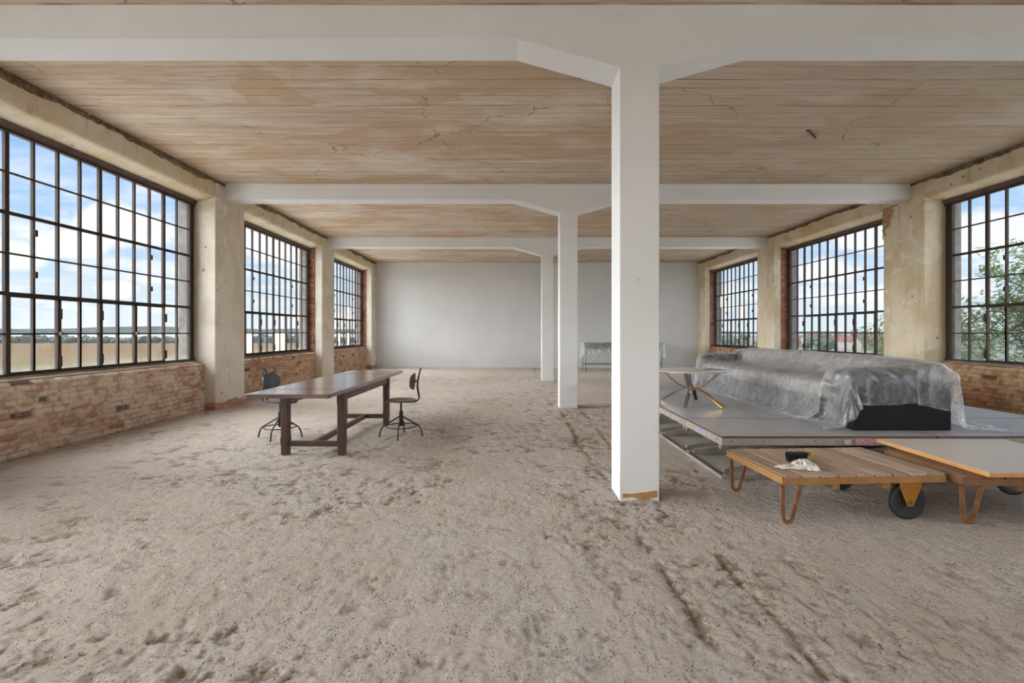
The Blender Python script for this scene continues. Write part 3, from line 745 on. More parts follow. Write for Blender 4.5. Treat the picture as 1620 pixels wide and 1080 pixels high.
# houses
M_HW = simple('pale house wall', olin(150, 142, 134), .95, scale=.5, bump=0, var=.05); M_HW2 = simple('ochre house wall', olin(140, 122, 104), .95, scale=.5, bump=0, var=.05)
M_ROOF = simple('red tiled roof', olin(124, 74, 62), .95, scale=.8, bump=0, col2=olin(106, 62, 54)); M_ROOF2 = simple('grey brown roof', olin(98, 82, 78), .95, scale=.8, bump=0)
M_HWIN = simple('dark house window', olin(80, 88, 96), .3, bump=0)
def house(w_, d_, h_, rh, mw, mr):
    t = thing('house', None, 'house')
    mb = MB(); mb.prism([(-w_/2, 0), (w_/2, 0), (w_/2, h_), (0, h_+rh), (-w_/2, h_)], -d_/2, d_/2); wl = mb.build('wall', mw, t)
    mb = MB()
    for s_ in (-1, 1):
        mb._add([(s_*(w_/2+.4), -d_/2-.3, h_-.25), (s_*(w_/2+.4), d_/2+.3, h_-.25), (0, d_/2+.3, h_+rh+.1), (0, -d_/2-.3, h_+rh+.1),
                 (s_*(w_/2+.4), -d_/2-.3, h_-.0), (s_*(w_/2+.4), d_/2+.3, h_-.0), (0, d_/2+.3, h_+rh+.35), (0, -d_/2-.3, h_+rh+.35)],
                [(0, 1, 2, 3), (4, 5, 6, 7), (0, 4, 5, 1), (0, 4, 7, 3), (1, 5, 6, 2)])
    mb.build('roof', mr, t)
    MB().box(w_*.18, w_*.18+.7, -.4, .3, h_+rh*.4, h_+rh+1.0).build('chimney', mr, t)
    for xx in (-w_*.25, w_*.2):
        for zz in (h_*.25, h_*.68): MB().box(xx-.5, xx+.5, -d_/2-.03, -d_/2+.02, zz, zz+1.1).build('window', M_HWIN, t)
    return t
hs = [house(9, 11, 5.2, 3.8, M_HW, M_ROOF), house(11, 9, 4.8, 3.2, M_HW2, M_ROOF), house(10, 12, 5, 3.2, M_HW, M_ROOF2)]
used = [False]*3
for px, yy, kd, rz, lb in HP:
    t = hs[kd] if not used[kd] else copy_tree(hs[kd]); used[kd] = True
    t.location = ((px-807)/F*yy, yy, GZ); t.rotation_euler = (0, 0, R(rz))
    if lb: tag(t, lb, 'house')
    else:
        t['category'] = 'house'
        tag(t, ['pale house with a red roof', 'ochre house with a red roof', 'pale house with a grey brown roof'][kd]+' among the trees of the far town', 'house', ['pale red-roofed houses in the town', 'ochre red-roofed houses in the town', 'grey-brown-roofed houses in the town'][kd])
        if kd == 0 and 'group' in t: pass

# large tree close to the right-hand window
M_LEAF = None
def m_leaf():
    m, nt, b = newmat('green leaves'); oi = nt.add('ShaderNodeObjectInfo'); v = nt.coord('Object')
    n = nt.noise(v, 1.4, 4); c = nt.ramp(n, [(.3, olin(82, 110, 66)), (.5, olin(120, 146, 84)), (.7, olin(160, 176, 100))])
    out = m.node_tree.nodes['Material Output']; m.node_tree.nodes.remove(b)
    d = nt.add('ShaderNodeBsdfDiffuse'); t = nt.add('ShaderNodeBsdfTranslucent'); nt.link(c, d.inputs[0]); nt.link(c, t.inputs[0])
    mx = nt.add('ShaderNodeMixShader'); mx.inputs[0].default_value = .45; nt.link(d.outputs[0], mx.inputs[1]); nt.link(t.outputs[0], mx.inputs[2]); nt.link(mx.outputs[0], out.inputs['Surface']); return m
M_LEAF = m_leaf()
M_BARKD = simple('dark bark', olin(62, 54, 48), .95, scale=6, bump=.5)
def big_tree(base, seed, label):
    rr = random.Random(seed); t = thing('leafy_tree', label, 'tree', base)
    wood = MB(); tips = []
    def grow(p, d, L, r, lv):
        pts = [p]; q = p.copy(); dd = d.copy(); n = 4
        for i in range(n):
            j_ = .25 if lv else .05; dd = (dd+Vector((rr.uniform(-j_, j_), rr.uniform(-j_, j_), rr.uniform(-.08, .12)))).normalized(); q = q+dd*L/n; pts.append(q.copy())
            if lv >= 3: tips.append((q.copy(), dd.copy()))
        wood.tube(pts, [r, r*.85, r*.72, r*.6, r*.48], n=6 if lv > 0 else 10, caps=False)
        if lv >= 5: tips.append((q, dd)); return
        for i in range((5 if lv == 0 else 3) if lv < 4 else 2):
            ax = Vector((rr.uniform(-1, 1), rr.uniform(-1, 1), rr.uniform(-.35, .75))).normalized()
            nd = (dd*.62+ax*.8).normalized(); st = pts[rr.choice([2, 3, 4])] if i else pts[4]
            grow(st, nd, (2.1 if lv == 0 else L*rr.uniform(.66, .84)), r*.55, lv+1)
    grow(Vector((0, 0, 0)), Vector((0, 0, 1)), 9.2, .24, 0)
    wood.build('trunk', M_BARKD, t, smooth=True, fixn=False)
    vs, fs = [], []
    for p, d in tips:
        for k in range(16):
            c_ = p+Vector((rr.gauss(0, .20), rr.gauss(0, .20), rr.gauss(0, .10)))
            a = Vector((rr.uniform(-1, 1), rr.uniform(-1, 1), rr.uniform(-.5, .3))).normalized(); b_ = a.cross(Vector((rr.uniform(-.4, .4), rr.uniform(-.4, .4), 1))).normalized()
            l, w_ = rr.uniform(.06, .12), rr.uniform(.022, .042); o = len(vs)
            vs += [c_-a*l, c_+b_*w_, c_+a*l, c_-b_*w_]; fs.append((o, o+1, o+2, o+3))
    mb = MB(); mb._add(vs, fs); mb.build('foliage', M_LEAF, t, fixn=False); return t
big_tree((14.9, 12.9, GZ-.4), 7, 'big broad-crowned green tree filling the view of the nearest right-hand window')

# ================================================================== REFECTORY TABLE
M_TTOP = m_wood('dark polished table top', lin(88, 66, 60), lin(124, 100, 94), .2, (2, 14, 2), .03, 1.0)
M_TWOOD = m_wood('dark brown table wood', lin(66, 42, 36), lin(92, 62, 52), .42, (12, 2, 2), .1, .15)
tb = thing('refectory_table', 'long dark brown wooden table between the two swivel chairs', 'table', (-2.43, 7.01, 0), R(-1.4))
mb = MB(); zt = .812; th = .047
pt = []
cr_ = .03
for cx_, cy_, a0 in ((.473-cr_, 1.67-cr_, 0), (-.473+cr_, 1.67-cr_, 90), (-.473+cr_, -1.67+cr_, 180), (.473-cr_, -1.67+cr_, 270)):
    for k in range(5): a = R(a0+k*22.5); pt.append((cx_+cr_*math.cos(a), cy_+cr_*math.sin(a)))
mb.prism(pt, zt-th, zt, 'z'); mb.build('tabletop', M_TTOP, tb, bevel=.006)
M_SEAM = simple('dark seam', lin(40, 26, 22), .7, bump=0)
for yy in (-1.18, 1.02):
    MB().box(-.465, .465, yy-.003, yy+.003, zt-.01, zt+.0012).build('leaf_seam', M_SEAM, tb)
LG = {}
for ux in (-.3005, .3965):
    for vy, w_ in ((-1.075, .09), (.865, .09)):
        mb = MB(); h2 = .0475; c0 = .014
        prof = lambda h, k: [(ux-h+k, vy-h), (ux+h-k, vy-h), (ux+h, vy-h+k), (ux+h, vy+h-k), (ux+h-k, vy+h), (ux-h+k, vy+h), (ux-h, vy+h-k), (ux-h, vy-h+k)]
        rings = []
        for z_, h_, k_ in ((0, .040, .008), (.012, .044, .010), (.12, .0475, .016), (.14, .0475, .004), (.20, .0475, .004), (.23, .0475, .014), (.60, .0475, .014), (.64, .0475, .003), (zt-th, .0475, .003)):
            rings.append([(a, b_, z_) for a, b_ in prof(h_, k_)])
        mb.ring(rings); mb.build('leg', M_TWOOD, tb)
ap = MB()
for ux in (-.3005, .3965): ap.box(ux-.012, ux+.03 if ux > 0 else ux+.012, -1.03, .82, .665, zt-th)
for vy in (-1.075, .865): ap.box(-.255, .35, vy-.012, vy+.012, .665 if vy > 0 else .735, zt-th)
ap.build('apron', M_TWOOD, tb, bevel=.003)
MB().box(-.02, .10, -1.55, -1.08, zt-th-.03, zt-th).build('leaf_bearer', M_TWOOD, tb, bevel=.003)
MB().box(-.255, .35, -1.10, -1.05, .10, .165).box(-.255, .35, .84, .89, .10, .165).build('cross_stretcher', M_TWOOD, tb, bevel=.003)
MB().box(.02, .08, -1.05, .84, .10, .163).build('long_stretcher', M_TWOOD, tb, bevel=.003)

# ================================================================== SWIVEL CHAIRS
M_CH = simple('black painted chair steel', lin(44, 46, 48), .42, .3, scale=9, bump=.05)
M_PLY = m_wood('dark stained plywood', lin(62, 58, 54), lin(90, 84, 78), .38, (3, 12, 3), .06, .2)
def swivel_chair(lb, loc, rz, ply, basea=0, seat_z=.52):
    """faces +x locally"""
    t = thing('swivel_chair', lb, 'chair', loc, rz); dz = seat_z-.52
    for k in range(4):
        a = basea+k*math.pi/2; c_, s_ = math.cos(a), math.sin(a)
        p = [(r_*c_, r_*s_, z_) for r_, z_ in ((.022, .290), (.10, .243), (.20, .185), (.262, .140), (.288, .085), (.300, .035), (.306, .006))]
        MB().tube(p, .0105, 10, 4).build('leg', M_CH, t, smooth=True)
    MB().tube([(.215*math.cos(2*math.pi*k/40), .215*math.sin(2*math.pi*k/40), .152) for k in range(40)], .008, 8, loop=True).build('foot_ring', M_CH, t, smooth=True)
    MB().lathe([(.012, .15), (.026, .155), (.030, .17), (.030, .36), (.024, .37), (.014, .372)]).build('hub', M_CH, t, smooth=True)
    pr = [(.010, .30)]+[(.0125 if k % 2 else .0155, .37+k*.005) for k in range(int((.12+dz)/.005))]+[(.03, .50+dz), (.075, .505+dz)]
    MB().lathe(pr, n=16).build('screw_post', M_CH, t, smooth=True)
    # seat: dished plywood, wider at the back
    mb = MB(); rings = []
    for kr, (f_, zz, e) in enumerate(((.02, .006, 0), (.35, .004, 0), (.7, .006, 0), (.92, .010, 0), (1.0, .004, 0), (1.0, -.006, 0), (.94, -.010, 0), (.5, -.010, 0), (.02, -.010, 0))):
        rg = []
        for j in range(40):
            a = 2*math.pi*j/40; c_, s_ = math.cos(a), math.sin(a); ex = .80
            X_ = .222*math.copysign(abs(c_)**ex, c_); Y_ = .205*math.copysign(abs(s_)**ex, s_)*(1-.10*c_)
            fr_ = -.018*max(0, (X_*f_-.12)/.1)**2
            rg.append((X_*f_+.01, Y_*f_, seat_z+zz+fr_+.006*(abs(s_)**2)*f_-.004*(1-f_)))
        rings.append(rg)
    mb.ring(rings); mb.build('seat', ply, t, smooth=True, ang=60)
    # hairpin back frame
    sd = [(.10, seat_z-.018), (-.10, seat_z-.020), (-.215, seat_z-.012), (-.255, seat_z+.035), (-.245, seat_z+.11), (-.232, seat_z+.19), (-.238, seat_z+.28), (-.255, seat_z+.37), (-.272, seat_z+.435)]
    ww = [.045, .045, .045, .046, .046, .046, .044, .040, .030]
    path = [(x_, w_, z_) for (x_, z_), w_ in zip(sd, ww)]+[(-.277, 0, seat_z+.456)]+[(x_, -w_, z_) for (x_, z_), w_ in list(zip(sd, ww))[::-1]]
    MB().tube(path, .010, 10, 4).build('back_frame', M_CH, t, smooth=True)
    # curved backrest
    mb = MB(); rings = []; zc_ = seat_z+.275
    for side_, thk in ((0, 0), (1, .009)):
        for f_ in ((.02, .4, .75, .95, 1.0) if side_ == 0 else (1.0, .95, .75, .4, .02)):
            rg = []
            for j in range(40):
                a = 2*math.pi*j/40; ex = .72; y_ = .175*math.copysign(abs(math.cos(a))**ex, math.cos(a))*f_; z_ = .118*math.copysign(abs(math.sin(a))**ex, math.sin(a))*f_
                rg.append((-.196+.075*(y_/.175)**2*.8-.10*z_*.6-thk-.03*(z_/.118)**2*(-.3), y_, zc_+z_))
            rings.append(rg)
    mb.ring(rings); br = mb.build('backrest', ply, t, smooth=True, ang=60)
    MB().bar((-.205, -.05, zc_), (-.205, .05, zc_), .02, .03).bar((-.20, 0, zc_), (-.238, 0, zc_), .03, .02).build('bracket', M_CH, t)
    return t
M_PLY2 = m_wood('slate grey plywood', lin(58, 64, 68), lin(74, 82, 88), .4, (3, 12, 3), .05, .2)
swivel_chair('black industrial swivel chair standing right of the long table, seen from its side', (-1.565, 6.94, 0), R(186), M_PLY, R(-6+4))
swivel_chair('slate grey industrial swivel chair tucked behind the left side of the long table', (-3.27, 6.88, 0), R(-12), M_PLY2, R(14))

# ================================================================== STAGE DECKS (folding scissor platforms)
M_DECK = m_wood('worn grey deck plywood', lin(166, 169, 175), lin(192, 194, 199), .42, (.8, 9, 3), .1, .1, 2.2)
M_PLYE = m_wood('brown plywood edge', lin(92, 66, 48), lin(140, 100, 74), .8, (1.5, 1.5, 40), .1)
M_ALU = simple('dull aluminium rail', lin(196, 192, 188), .5, .35, scale=5, bump=.05, col2=lin(168, 160, 154))
M_ALUD = simple('grimy steel arm', lin(176, 166, 156), .6, .1, scale=6, bump=.1, col2=lin(140, 128, 118))
M_BLK = simple('black fitting', lin(40, 38, 36), .6, bump=.05)
M_STK = simple('red and white sticker', lin(196, 90, 100), .6, scale=60, bump=0, col2=lin(225, 215, 215))
M_STW = simple('white sticker', lin(222, 222, 226), .6, bump=0)
DX0, DY0, DZ = 2.154, 4.919, .439; DW, DD = 2.205, 1.035
def stage_deck():
    t = thing('stage_deck', None, 'platform'); w_, d_ = DW-.012, DD-.012
    mb = MB(); mb.box(.004, w_-.004, .004, d_-.004, DZ-.021, DZ); mb.build('deck_board', M_PLYE, t); 
    MB().box(.0065, w_-.0065, .0065, d_-.0065, DZ-.003, DZ+.0015).build('deck_surface', M_DECK, t)
    f = MB(); zf0, zf1 = DZ-.093, DZ-.0215
    f.box(0, w_, 0, .03, zf0, zf1).box(0, w_, d_-.03, d_, zf0, zf1).box(0, .03, .03, d_-.03, zf0, zf1).box(w_-.03, w_, .03, d_-.03, zf0, zf1)
    f.box(0, w_, -.004, .0, zf0, zf0+.012).box(-.004, 0, 0, d_, zf0, zf0+.012)
    f.build('frame', M_ALU, t, bevel=.002)
    bl = MB()
    for xx in (.10, .42, .95, 1.22, 1.9): bl.lathe([(.006, -.003), (.006, .002)], xx, -.001, DZ-.05, 10, 'y')
    for yy in (.12, .5, .88): bl.lathe([(.006, -.003), (.006, .002)], -.001, yy, DZ-.05, 10, 'x')
    bl.build('bolt_heads', M_BLK, t)
    b = MB(); b.box(0, .028, 0, d_, .0, .03).box(w_-.028, w_, 0, d_, .0, .03).box(.028, w_-.028, 0, .03, .0, .045).box(.028, w_-.028, d_-.03, d_, .0, .045); b.build('base_frame', M_ALU, t, bevel=.002)
    for yy, dy_ in ((.075, .026), (d_-.145, .026)):
        for fl in (0, 1):
            a_ = Vector((.07, yy+fl*.055, .065)); e_ = Vector((w_-.25, yy+fl*.055, .325))
            if fl: a_, e_ = Vector((w_-.07, yy+fl*.055, .075)), Vector((.25, yy+fl*.055, .325))
            m_ = MB()
            for q_ in (-.017, .003):
                o_ = Vector((0, q_+.007, 0)); m_.bar(a_+o_, e_+o_, .010, .046)
                for P_ in (a_, e_): m_.lathe([(.004, q_), (.027, q_+.001), (.027, q_+.013), (.004, q_+.014)], P_.x, P_.y, P_.z, 20, 'y')
            m_.build('scissor_arm', M_ALUD, t, smooth=True, ang=35)
    sm = MB()
    for xx in (.35, w_-.35): sm.bar((xx, .20, .05), (xx+.10, .20, DZ-.1), .022, .012)
    sm.build('locking_strut', M_ALU, t)
    k = MB()
    for xx, yy in ((.0, d_-.06), (.0, .02), (w_-.05, .02), (w_-.05, d_-.06)): k.box(xx-.002 if xx == 0 else xx, xx+.05, yy, yy+.045, DZ-.135, DZ-.088)
    k.build('corner_block', M_ALUD, t, bevel=.003)
    return t
proto = stage_deck(); n_ = 0
names_col = ('left-hand row', 'right-hand row'); where = ('nearest the camera', 'second from the camera', 'third from the camera', 'fourth from the camera', 'farthest from the camera')
decks = []
for ci in range(2):
    for ri in range(5):
        t = proto if n_ == 0 else copy_tree(proto); n_ += 1
        t.location = (DX0+ci*DW, DY0+ri*DD, 0)
        tag(t, 'grey-topped folding stage deck in the %s, %s' % (names_col[ci], where[ri]), 'platform', 'stage decks under the sofa'); decks.append(t)
ds = decks[0]
MB().box(1.335, 1.60, -.0065, -.0045, DZ-.085, DZ-.032).build('sticker', M_STK, ds)
MB().box(1.245, 1.315, -.0065, -.0045, DZ-.083, DZ-.034).box(1.31, 1.335, -.0065, -.0045, DZ-.083, DZ-.034).build('sticker', M_STW, ds)
MB().box(1.17, 1.24, -.009, -.0045, DZ-.09, DZ-.028).box(1.318, 1.36, -.009, -.0065, DZ-.09, DZ-.028).build('clamp_plate', M_ALUD, ds)
M_VIO = simple('violet smear', lin(140, 132, 200), .7, scale=30, bump=0, col2=lin(190, 180, 205))
MB().box(-.0052, -.0042, .36, .62, DZ-.055, DZ-.024).build('paint_mark', M_VIO, ds)

# ================================================================== ROUND COFFEE TABLE
M_CHROME = simple('polished bronze chrome', lin(188, 176, 156), .13, 1.0, bump=0, var=.05)
M_CHR2 = simple('chrome band', lin(225, 230, 235), .06, 1.0, bump=0, var=.02)
M_BRASS = simple('brass band', lin(205, 160, 95), .2, 1.0, bump=0, var=.08)
M_GTOP = simple('pale lacquered top', lin(214, 208, 198), .12, 0, bump=0, var=.02)
ct = thing('coffee_table', 'low round table with pale top on curved metal bands, beside the near column', 'table', (2.645, 7.045, DZ+.004))
MB().lathe([(.02, .487), (.47, .487), (.515, .490), (.522, .497), (.522, .503), (.515, .506), (.02, .506)], n=72).build('tabletop', M_GTOP, ct, smooth=True, ang=50)
hubz = .243
def band(a_lo, a_hi, mat, up):
    c_, s_ = math.cos(R(a_lo)), math.sin(R(a_lo))
    if up: pts_ = [(.012, hubz), (.10, hubz+.012), (.20, hubz+.065), (.29, hubz+.14), (.37, hubz+.215), (.405, hubz+.243)]
    else: pts_ = [(.012, hubz), (.10, hubz-.010), (.20, hubz-.045), (.32, hubz-.115), (.44, hubz-.190), (.495, .016)]
    MB().tube([(r_*c_, r_*s_, z_) for r_, z_ in pts_], 0, sub=6, sect=[(-.024, -.011), (.024, -.011), (.024, .011), (-.024, .011)]).build('support_band', mat, ct, smooth=True, ang=40)
for a, m_ in ((-45, M_CHROME), (-122, M_CHROME), (173, M_CHROME), (76, M_CHR2)): band(a, 0, m_, True)
for a, m_ in ((-120, M_CHR2), (-56, M_BRASS), (62, M_BLK), (128, M_CHROME)): band(a, 0, m_, False)
MB().lathe([(.004, hubz-.05), (.026, hubz-.04), (.034, hubz-.015), (.034, hubz+.015), (.026, hubz+.04), (.004, hubz+.05)], n=24).build('hub', M_BRASS, ct, smooth=True, ang=60)

# ================================================================== SOFA
M_SOFA = simple('grey brown sofa fabric', lin(142, 132, 122), .95, scale=20, bump=.3)
M_SBASE = simple('black brown sofa side', lin(26, 22, 21), .5, scale=14, bump=.1, spec=.3)
M_SDARK = simple('dark sofa leather', lin(58, 60, 66), .45, scale=12, bump=.15)
sx0, sx1, sy0, sy1 = 3.69, 4.735, 5.20, 9.52
so = thing('sofa', 'long sofa with a black-brown end panel, shrouded in clear plastic on the platform', 'sofa', ((sx0+sx1)/2, (sy0+sy1)/2, DZ))
ox, oy, oz = so.location
def sbox(nm, x0, x1, y0, y1, z0, z1, m, bv):
    return MB().box(x0-ox, x1-ox, y0-oy, y1-oy, z0-oz, z1-oz).build(nm, m, so, bevel=bv)
def cushion(nm, x0, x1, y0, y1, z0, z1, m, r=.06, puff=.03):
    bm = bmesh.new(); bmesh.ops.create_cube(bm, size=1); bmesh.ops.bevel(bm, geom=bm.edges, offset=.001, segments=1, affect='EDGES') if False else None
    bmesh.ops.subdivide_edges(bm, edges=bm.edges, cuts=9, use_grid_fill=True)
    sx, sy, sz = x1-x0, y1-y0, z1-z0; c_ = Vector(((x0+x1)/2-ox, (y0+y1)/2-oy, (z0+z1)/2-oz))
    for v in bm.verts:
        p = v.co*2; q_ = []
        for a_, L in zip(p, (sx, sy, sz)): q_.append(a_*L/2)
        q_ = Vector(q_); inner = Vector([max(-L/2+r, min(L/2-r, a_)) for a_, L in zip(q_, (sx, sy, sz))]); d = q_-inner
        if d.length > r: d = d.normalized()*r
        q_ = inner+d
        k_ = (1-p.x**2)*(1-p.y**2)
        if abs(p.z) > .99: q_.z += puff*k_*p.z
        v.co = q_+c_
    me = bpy.data.meshes.new(nm); bm.to_mesh(me); bm.free(); me.materials.append(m); me.polygons.foreach_set('use_smooth', [True]*len(me.polygons))
    o = bpy.data.objects.new(nm, me); C.objects.link(o); o.parent = so; return o
parts = [sbox('base', sx0, sx1, sy0, sy1, DZ+.012, DZ+.27, M_SBASE, .008)]
parts.append(sbox('end_panel', sx0-.005, sx1+.005, sy0-.004, sy0+.03, DZ+.006, DZ+.52, M_SBASE, .006))
parts.append(cushion('armrest', sx0, sx1, sy0+.03, sy0+.40, DZ+.27, DZ+.645, M_SDARK, .09, .02))
parts.append(cushion('armrest', sx0, sx1, sy1-.32, sy1, DZ+.27, DZ+.62, M_SDARK, .09, .02))
parts.append(cushion('backrest', sx1-.33, sx1+.03, sy0+.03, sy1, DZ+.27, DZ+.735, M_SOFA, .10, .01))
ly = (sy1-.32-sy0-.40)/3
for k in range(3):
    parts.append(cushion('seat_cushion', sx0-.02, sx1-.30, sy0+.40+k*ly+.004, sy0+.40+(k+1)*ly-.004, DZ+.27, DZ+.475, M_SOFA, .06, .02))

# ------------------------------------------------------------------ plastic film
def m_film(name, base=.13, tint=(.90, .92, .95)):
    m, nt, b = newmat(name); m.node_tree.nodes.remove(b); out = m.node_tree.nodes['Material Output']
    v = nt.coord('Object')
    tr = nt.add('ShaderNodeBsdfTransparent'); gl = nt.add('ShaderNodeBsdfGlossy'); gl.inputs['Roughness'].default_value = .32; gl.inputs[0].default_value = (.95, .97, 1, 1)
    df = nt.add('ShaderNodeBsdfDiffuse'); df.inputs[0].default_value = (*tint, 1); tl = nt.add('ShaderNodeBsdfTranslucent'); tl.inputs[0].default_value = (*tint, 1)
    n1 = nt.noise(nt.coord('Object', (1, 1, 1)), 7, 6, .7, 1.4); n2 = nt.noise(v, 38, 5, .7, .8)
    h = nt.math('ADD', nt.math('MULTIPLY', n1, 1.2), nt.math('MULTIPLY', n2, .15)); nb = nt.bump(h, .4, .012)
    for s_ in (gl, df, tl): nt.link(nb, s_.inputs['Normal'])
    lw = nt.add('ShaderNodeLayerWeight'); lw.inputs['Blend'].default_value = .35; nt.link(nb, lw.inputs['Normal'])
    m1 = nt.add('ShaderNodeMixShader'); m1.inputs[0].default_value = .5; nt.link(df.outputs[0], m1.inputs[1]); nt.link(tl.outputs[0], m1.inputs[2])
    streak = nt.ramp(nt.noise(nt.coord('Object', (1.2, 1.2, .8)), 4.2, 9, .8, 1.6), [(.36, base-.08), (.50, base), (.56, base+.22), (.60, base+.06), (.68, base+.62)])
    fac = nt.math('ADD', streak, nt.math('MULTIPLY', lw.outputs['Facing'], .45), clamp=True)
    m2 = nt.add('ShaderNodeMixShader'); nt.link(fac, m2.inputs[0]); nt.link(tr.outputs[0], m2.inputs[1]); nt.link(m1.outputs[0], m2.inputs[2])
    m3 = nt.add('ShaderNodeMixShader'); nt.link(nt.math('MULTIPLY_ADD', lw.outputs['Facing'], .18, .05), m3.inputs[0]); nt.link(m2.outputs[0], m3.inputs[1]); nt.link(gl.outputs[0], m3.inputs[2])
    nt.link(m3.outputs[0], out.inputs['Surface']); return m
M_FILM = m_film('clear plastic film')

def drape(name, x0, x1, y0, y1, surf, colliders, floor_z, mat, frames=45):
    bpy.context.view_layer.update()
    vs, fs = [], []
    cm = MB(); dg = bpy.context.evaluated_depsgraph_get()
    for o in colliders:
        ev = o.evaluated_get(dg); me = ev.to_mesh(); M = o.matrix_world
        cm._add([M @ v.co for v in me.vertices], [tuple(p.vertices) for p in me.polygons]); ev.to_mesh_clear()
    cm.box(x0-2, x1+2, y0-2, y1+2, floor_z-.3, floor_z)
    co_ = cm.build('collider', M_BLK, fixn=False)
    md = co_.modifiers.new('c', 'COLLISION'); co_.collision.thickness_outer = .012; co_.collision.cloth_friction = 14; co_.collision.thickness_inner = .15
    mb = MB(); mb._add(*surf); sh = mb.build('sheet_tmp', mat, smooth=True, ang=180, fixn=False)
    cl = sh.modifiers.new('cloth', 'CLOTH'); st = cl.settings
    st.quality = 9; st.mass = .12; st.tension_stiffness = 80; st.compression_stiffness = 60; st.shear_stiffness = 6; st.bending_stiffness = .04; st.air_damping = 1.6
    st.tension_damping = 6; st.compression_damping = 6; st.shear_damping = 6
    cl.collision_settings.distance_min = .010; cl.collision_settings.use_self_collision = False; cl.collision_settings.collision_quality = 4
    cl.point_cache.frame_start = 1; cl.point_cache.frame_end = frames+5
    scene.frame_start = 1; scene.frame_end = frames+5
    for f in range(1, frames+1): scene.frame_set(f)
    dg = bpy.context.evaluated_depsgraph_get(); me = bpy.data.meshes.new_from_object(sh.evaluated_get(dg), depsgraph=dg); me.name = name
    o = bpy.data.objects.new(name, me); C.objects.link(o)
    for x_ in (sh, co_): bpy.data.objects.remove(x_, do_unlink=True)
    scene.frame_set(1)
    sb = o.modifiers.new('sub', 'SUBSURF'); sb.levels = 1; sb.render_levels = 1
    me.polygons.foreach_set('use_smooth', [True]*len(me.polygons))
    return o
def sheet_surface():
    """the sheet as laid over the sofa: dips onto the seat, rises over arms and back, flares out on the deck"""
    z0 = DZ+.012
    mid = [(3.38, z0), (3.46, z0+.004), (3.53, z0+.05), (3.60, DZ+.42), (3.67, DZ+.50), (3.95, DZ+.515), (4.25, DZ+.515), (4.36, DZ+.56), (4.40, DZ+.73), (4.50, DZ+.765), (4.66, DZ+.768), (4.80, DZ+.755), (4.88, DZ+.55), (4.98, DZ+.22), (5.10, DZ+.03), (5.30, z0)]
    arm = [(3.40, z0), (3.46, z0+.03), (3.50, DZ+.20), (3.58, DZ+.52), (3.66, DZ+.64), (3.90, DZ+.675), (4.15, DZ+.685), (4.30, DZ+.70), (4.40, DZ+.735), (4.52, DZ+.765), (4.66, DZ+.77), (4.80, DZ+.755), (4.89, DZ+.55), (5.00, DZ+.26), (5.16, DZ+.06), (5.42, z0)]
    def resamp(P):
        out = []
        for i in range(len(P)-1):
            L = max(2, int(round(max(math.dist(mid[i], mid[i+1]), math.dist(arm[i], arm[i+1]))/.036)))
            for k in range(L): t = k/L; out.append((P[i][0]+(P[i+1][0]-P[i][0])*t, P[i][1]+(P[i+1][1]-P[i][1])*t))
        out.append(P[-1]); return np.array(out)
    A, B = resamp(arm), resamp(mid); n = len(A)
    yn, yf_ = sy0-.035, sy1+.03
    ys = list(np.arange(yn, yf_, .036)); m = len(ys)
    rows = []
    near_d = np.arange(.30, 0, -.036); far_d = np.arange(.036, .70, .036)
    over = (np.arange(n)/(n-1))
    for d in near_d: rows.append((yn, d, 0))
    for y in ys: rows.append((y, 0, 0))
    for d in far_d: rows.append((yf_, 0, d))
    vs = []
    for r_i, (y, dn, df) in enumerate(rows):
        w_ = max(1-float(sstep(sy0+.36, sy0+.50, np.array(y))), float(sstep(sy1-.42, sy1-.30, np.array(y))))
        P = A*w_+B*(1-w_)
        for i in range(n):
            x_, z_ = P[i]; y_ = y
            if dn:
                if 3.66 < x_ < 4.80: z_ = z_-(z_-(DZ+.39))*(dn/.30); y_ -= .012+.03*abs(math.sin(x_*11))*(dn/.3)
                else:
                    z2 = z_-dn*.9; y_ -= dn*.18+.05*(dn/.3)*math.sin(i*1.9)
                    if z2 < z0: y_ -= (z0-z2)*.35; z2 = z0
                    z_ = z2
            if df:
                z2 = z_-df; y_ += .04+df*.12
                if z2 < z0: y_ += (z0-z2)*.4; z2 = z0
                z_ = z2
            # creases running down from the back, gathered film on the front edge of the seat
            c1 = fbm(np.array(y_*3.2+x_*3.4), np.array(x_*.9-y_*.5), 3, 3); c2 = fbm(np.array(y_*7-x_*3), np.array(x_*2), 8, 2)
            hgt = .075*abs(float(c1)-.5)*2+.02*float(c2)
            if z_ > DZ+.03: z_ += hgt*.8*(0 if dn > .2 else 1); x_ += hgt*.5*(1 if x_ > 4.7 else -1 if x_ < 3.72 else 0)
            if dn: y_ -= hgt*.5
            if x_ < 3.72 and not dn: x_ -= .05*max(0, math.sin(y_*3.1+1.0))*max(0., 1-(z_-DZ)/.6)
            vs.append((x_, y_, max(z_, z0)))
    fs = [(j*n+i, j*n+i+1, (j+1)*n+i+1, (j+1)*n+i) for j in range(len(rows)-1) for i in range(n-1)]
    return vs, fs
film = drape('plastic_sheet', sx0-.5, sx1+1, sy0-.5, sy1+1, sheet_surface(), parts, DZ+.002, M_FILM)
tag(film, 'clear crumpled plastic dust sheet draped over the long sofa', 'plastic sheet')

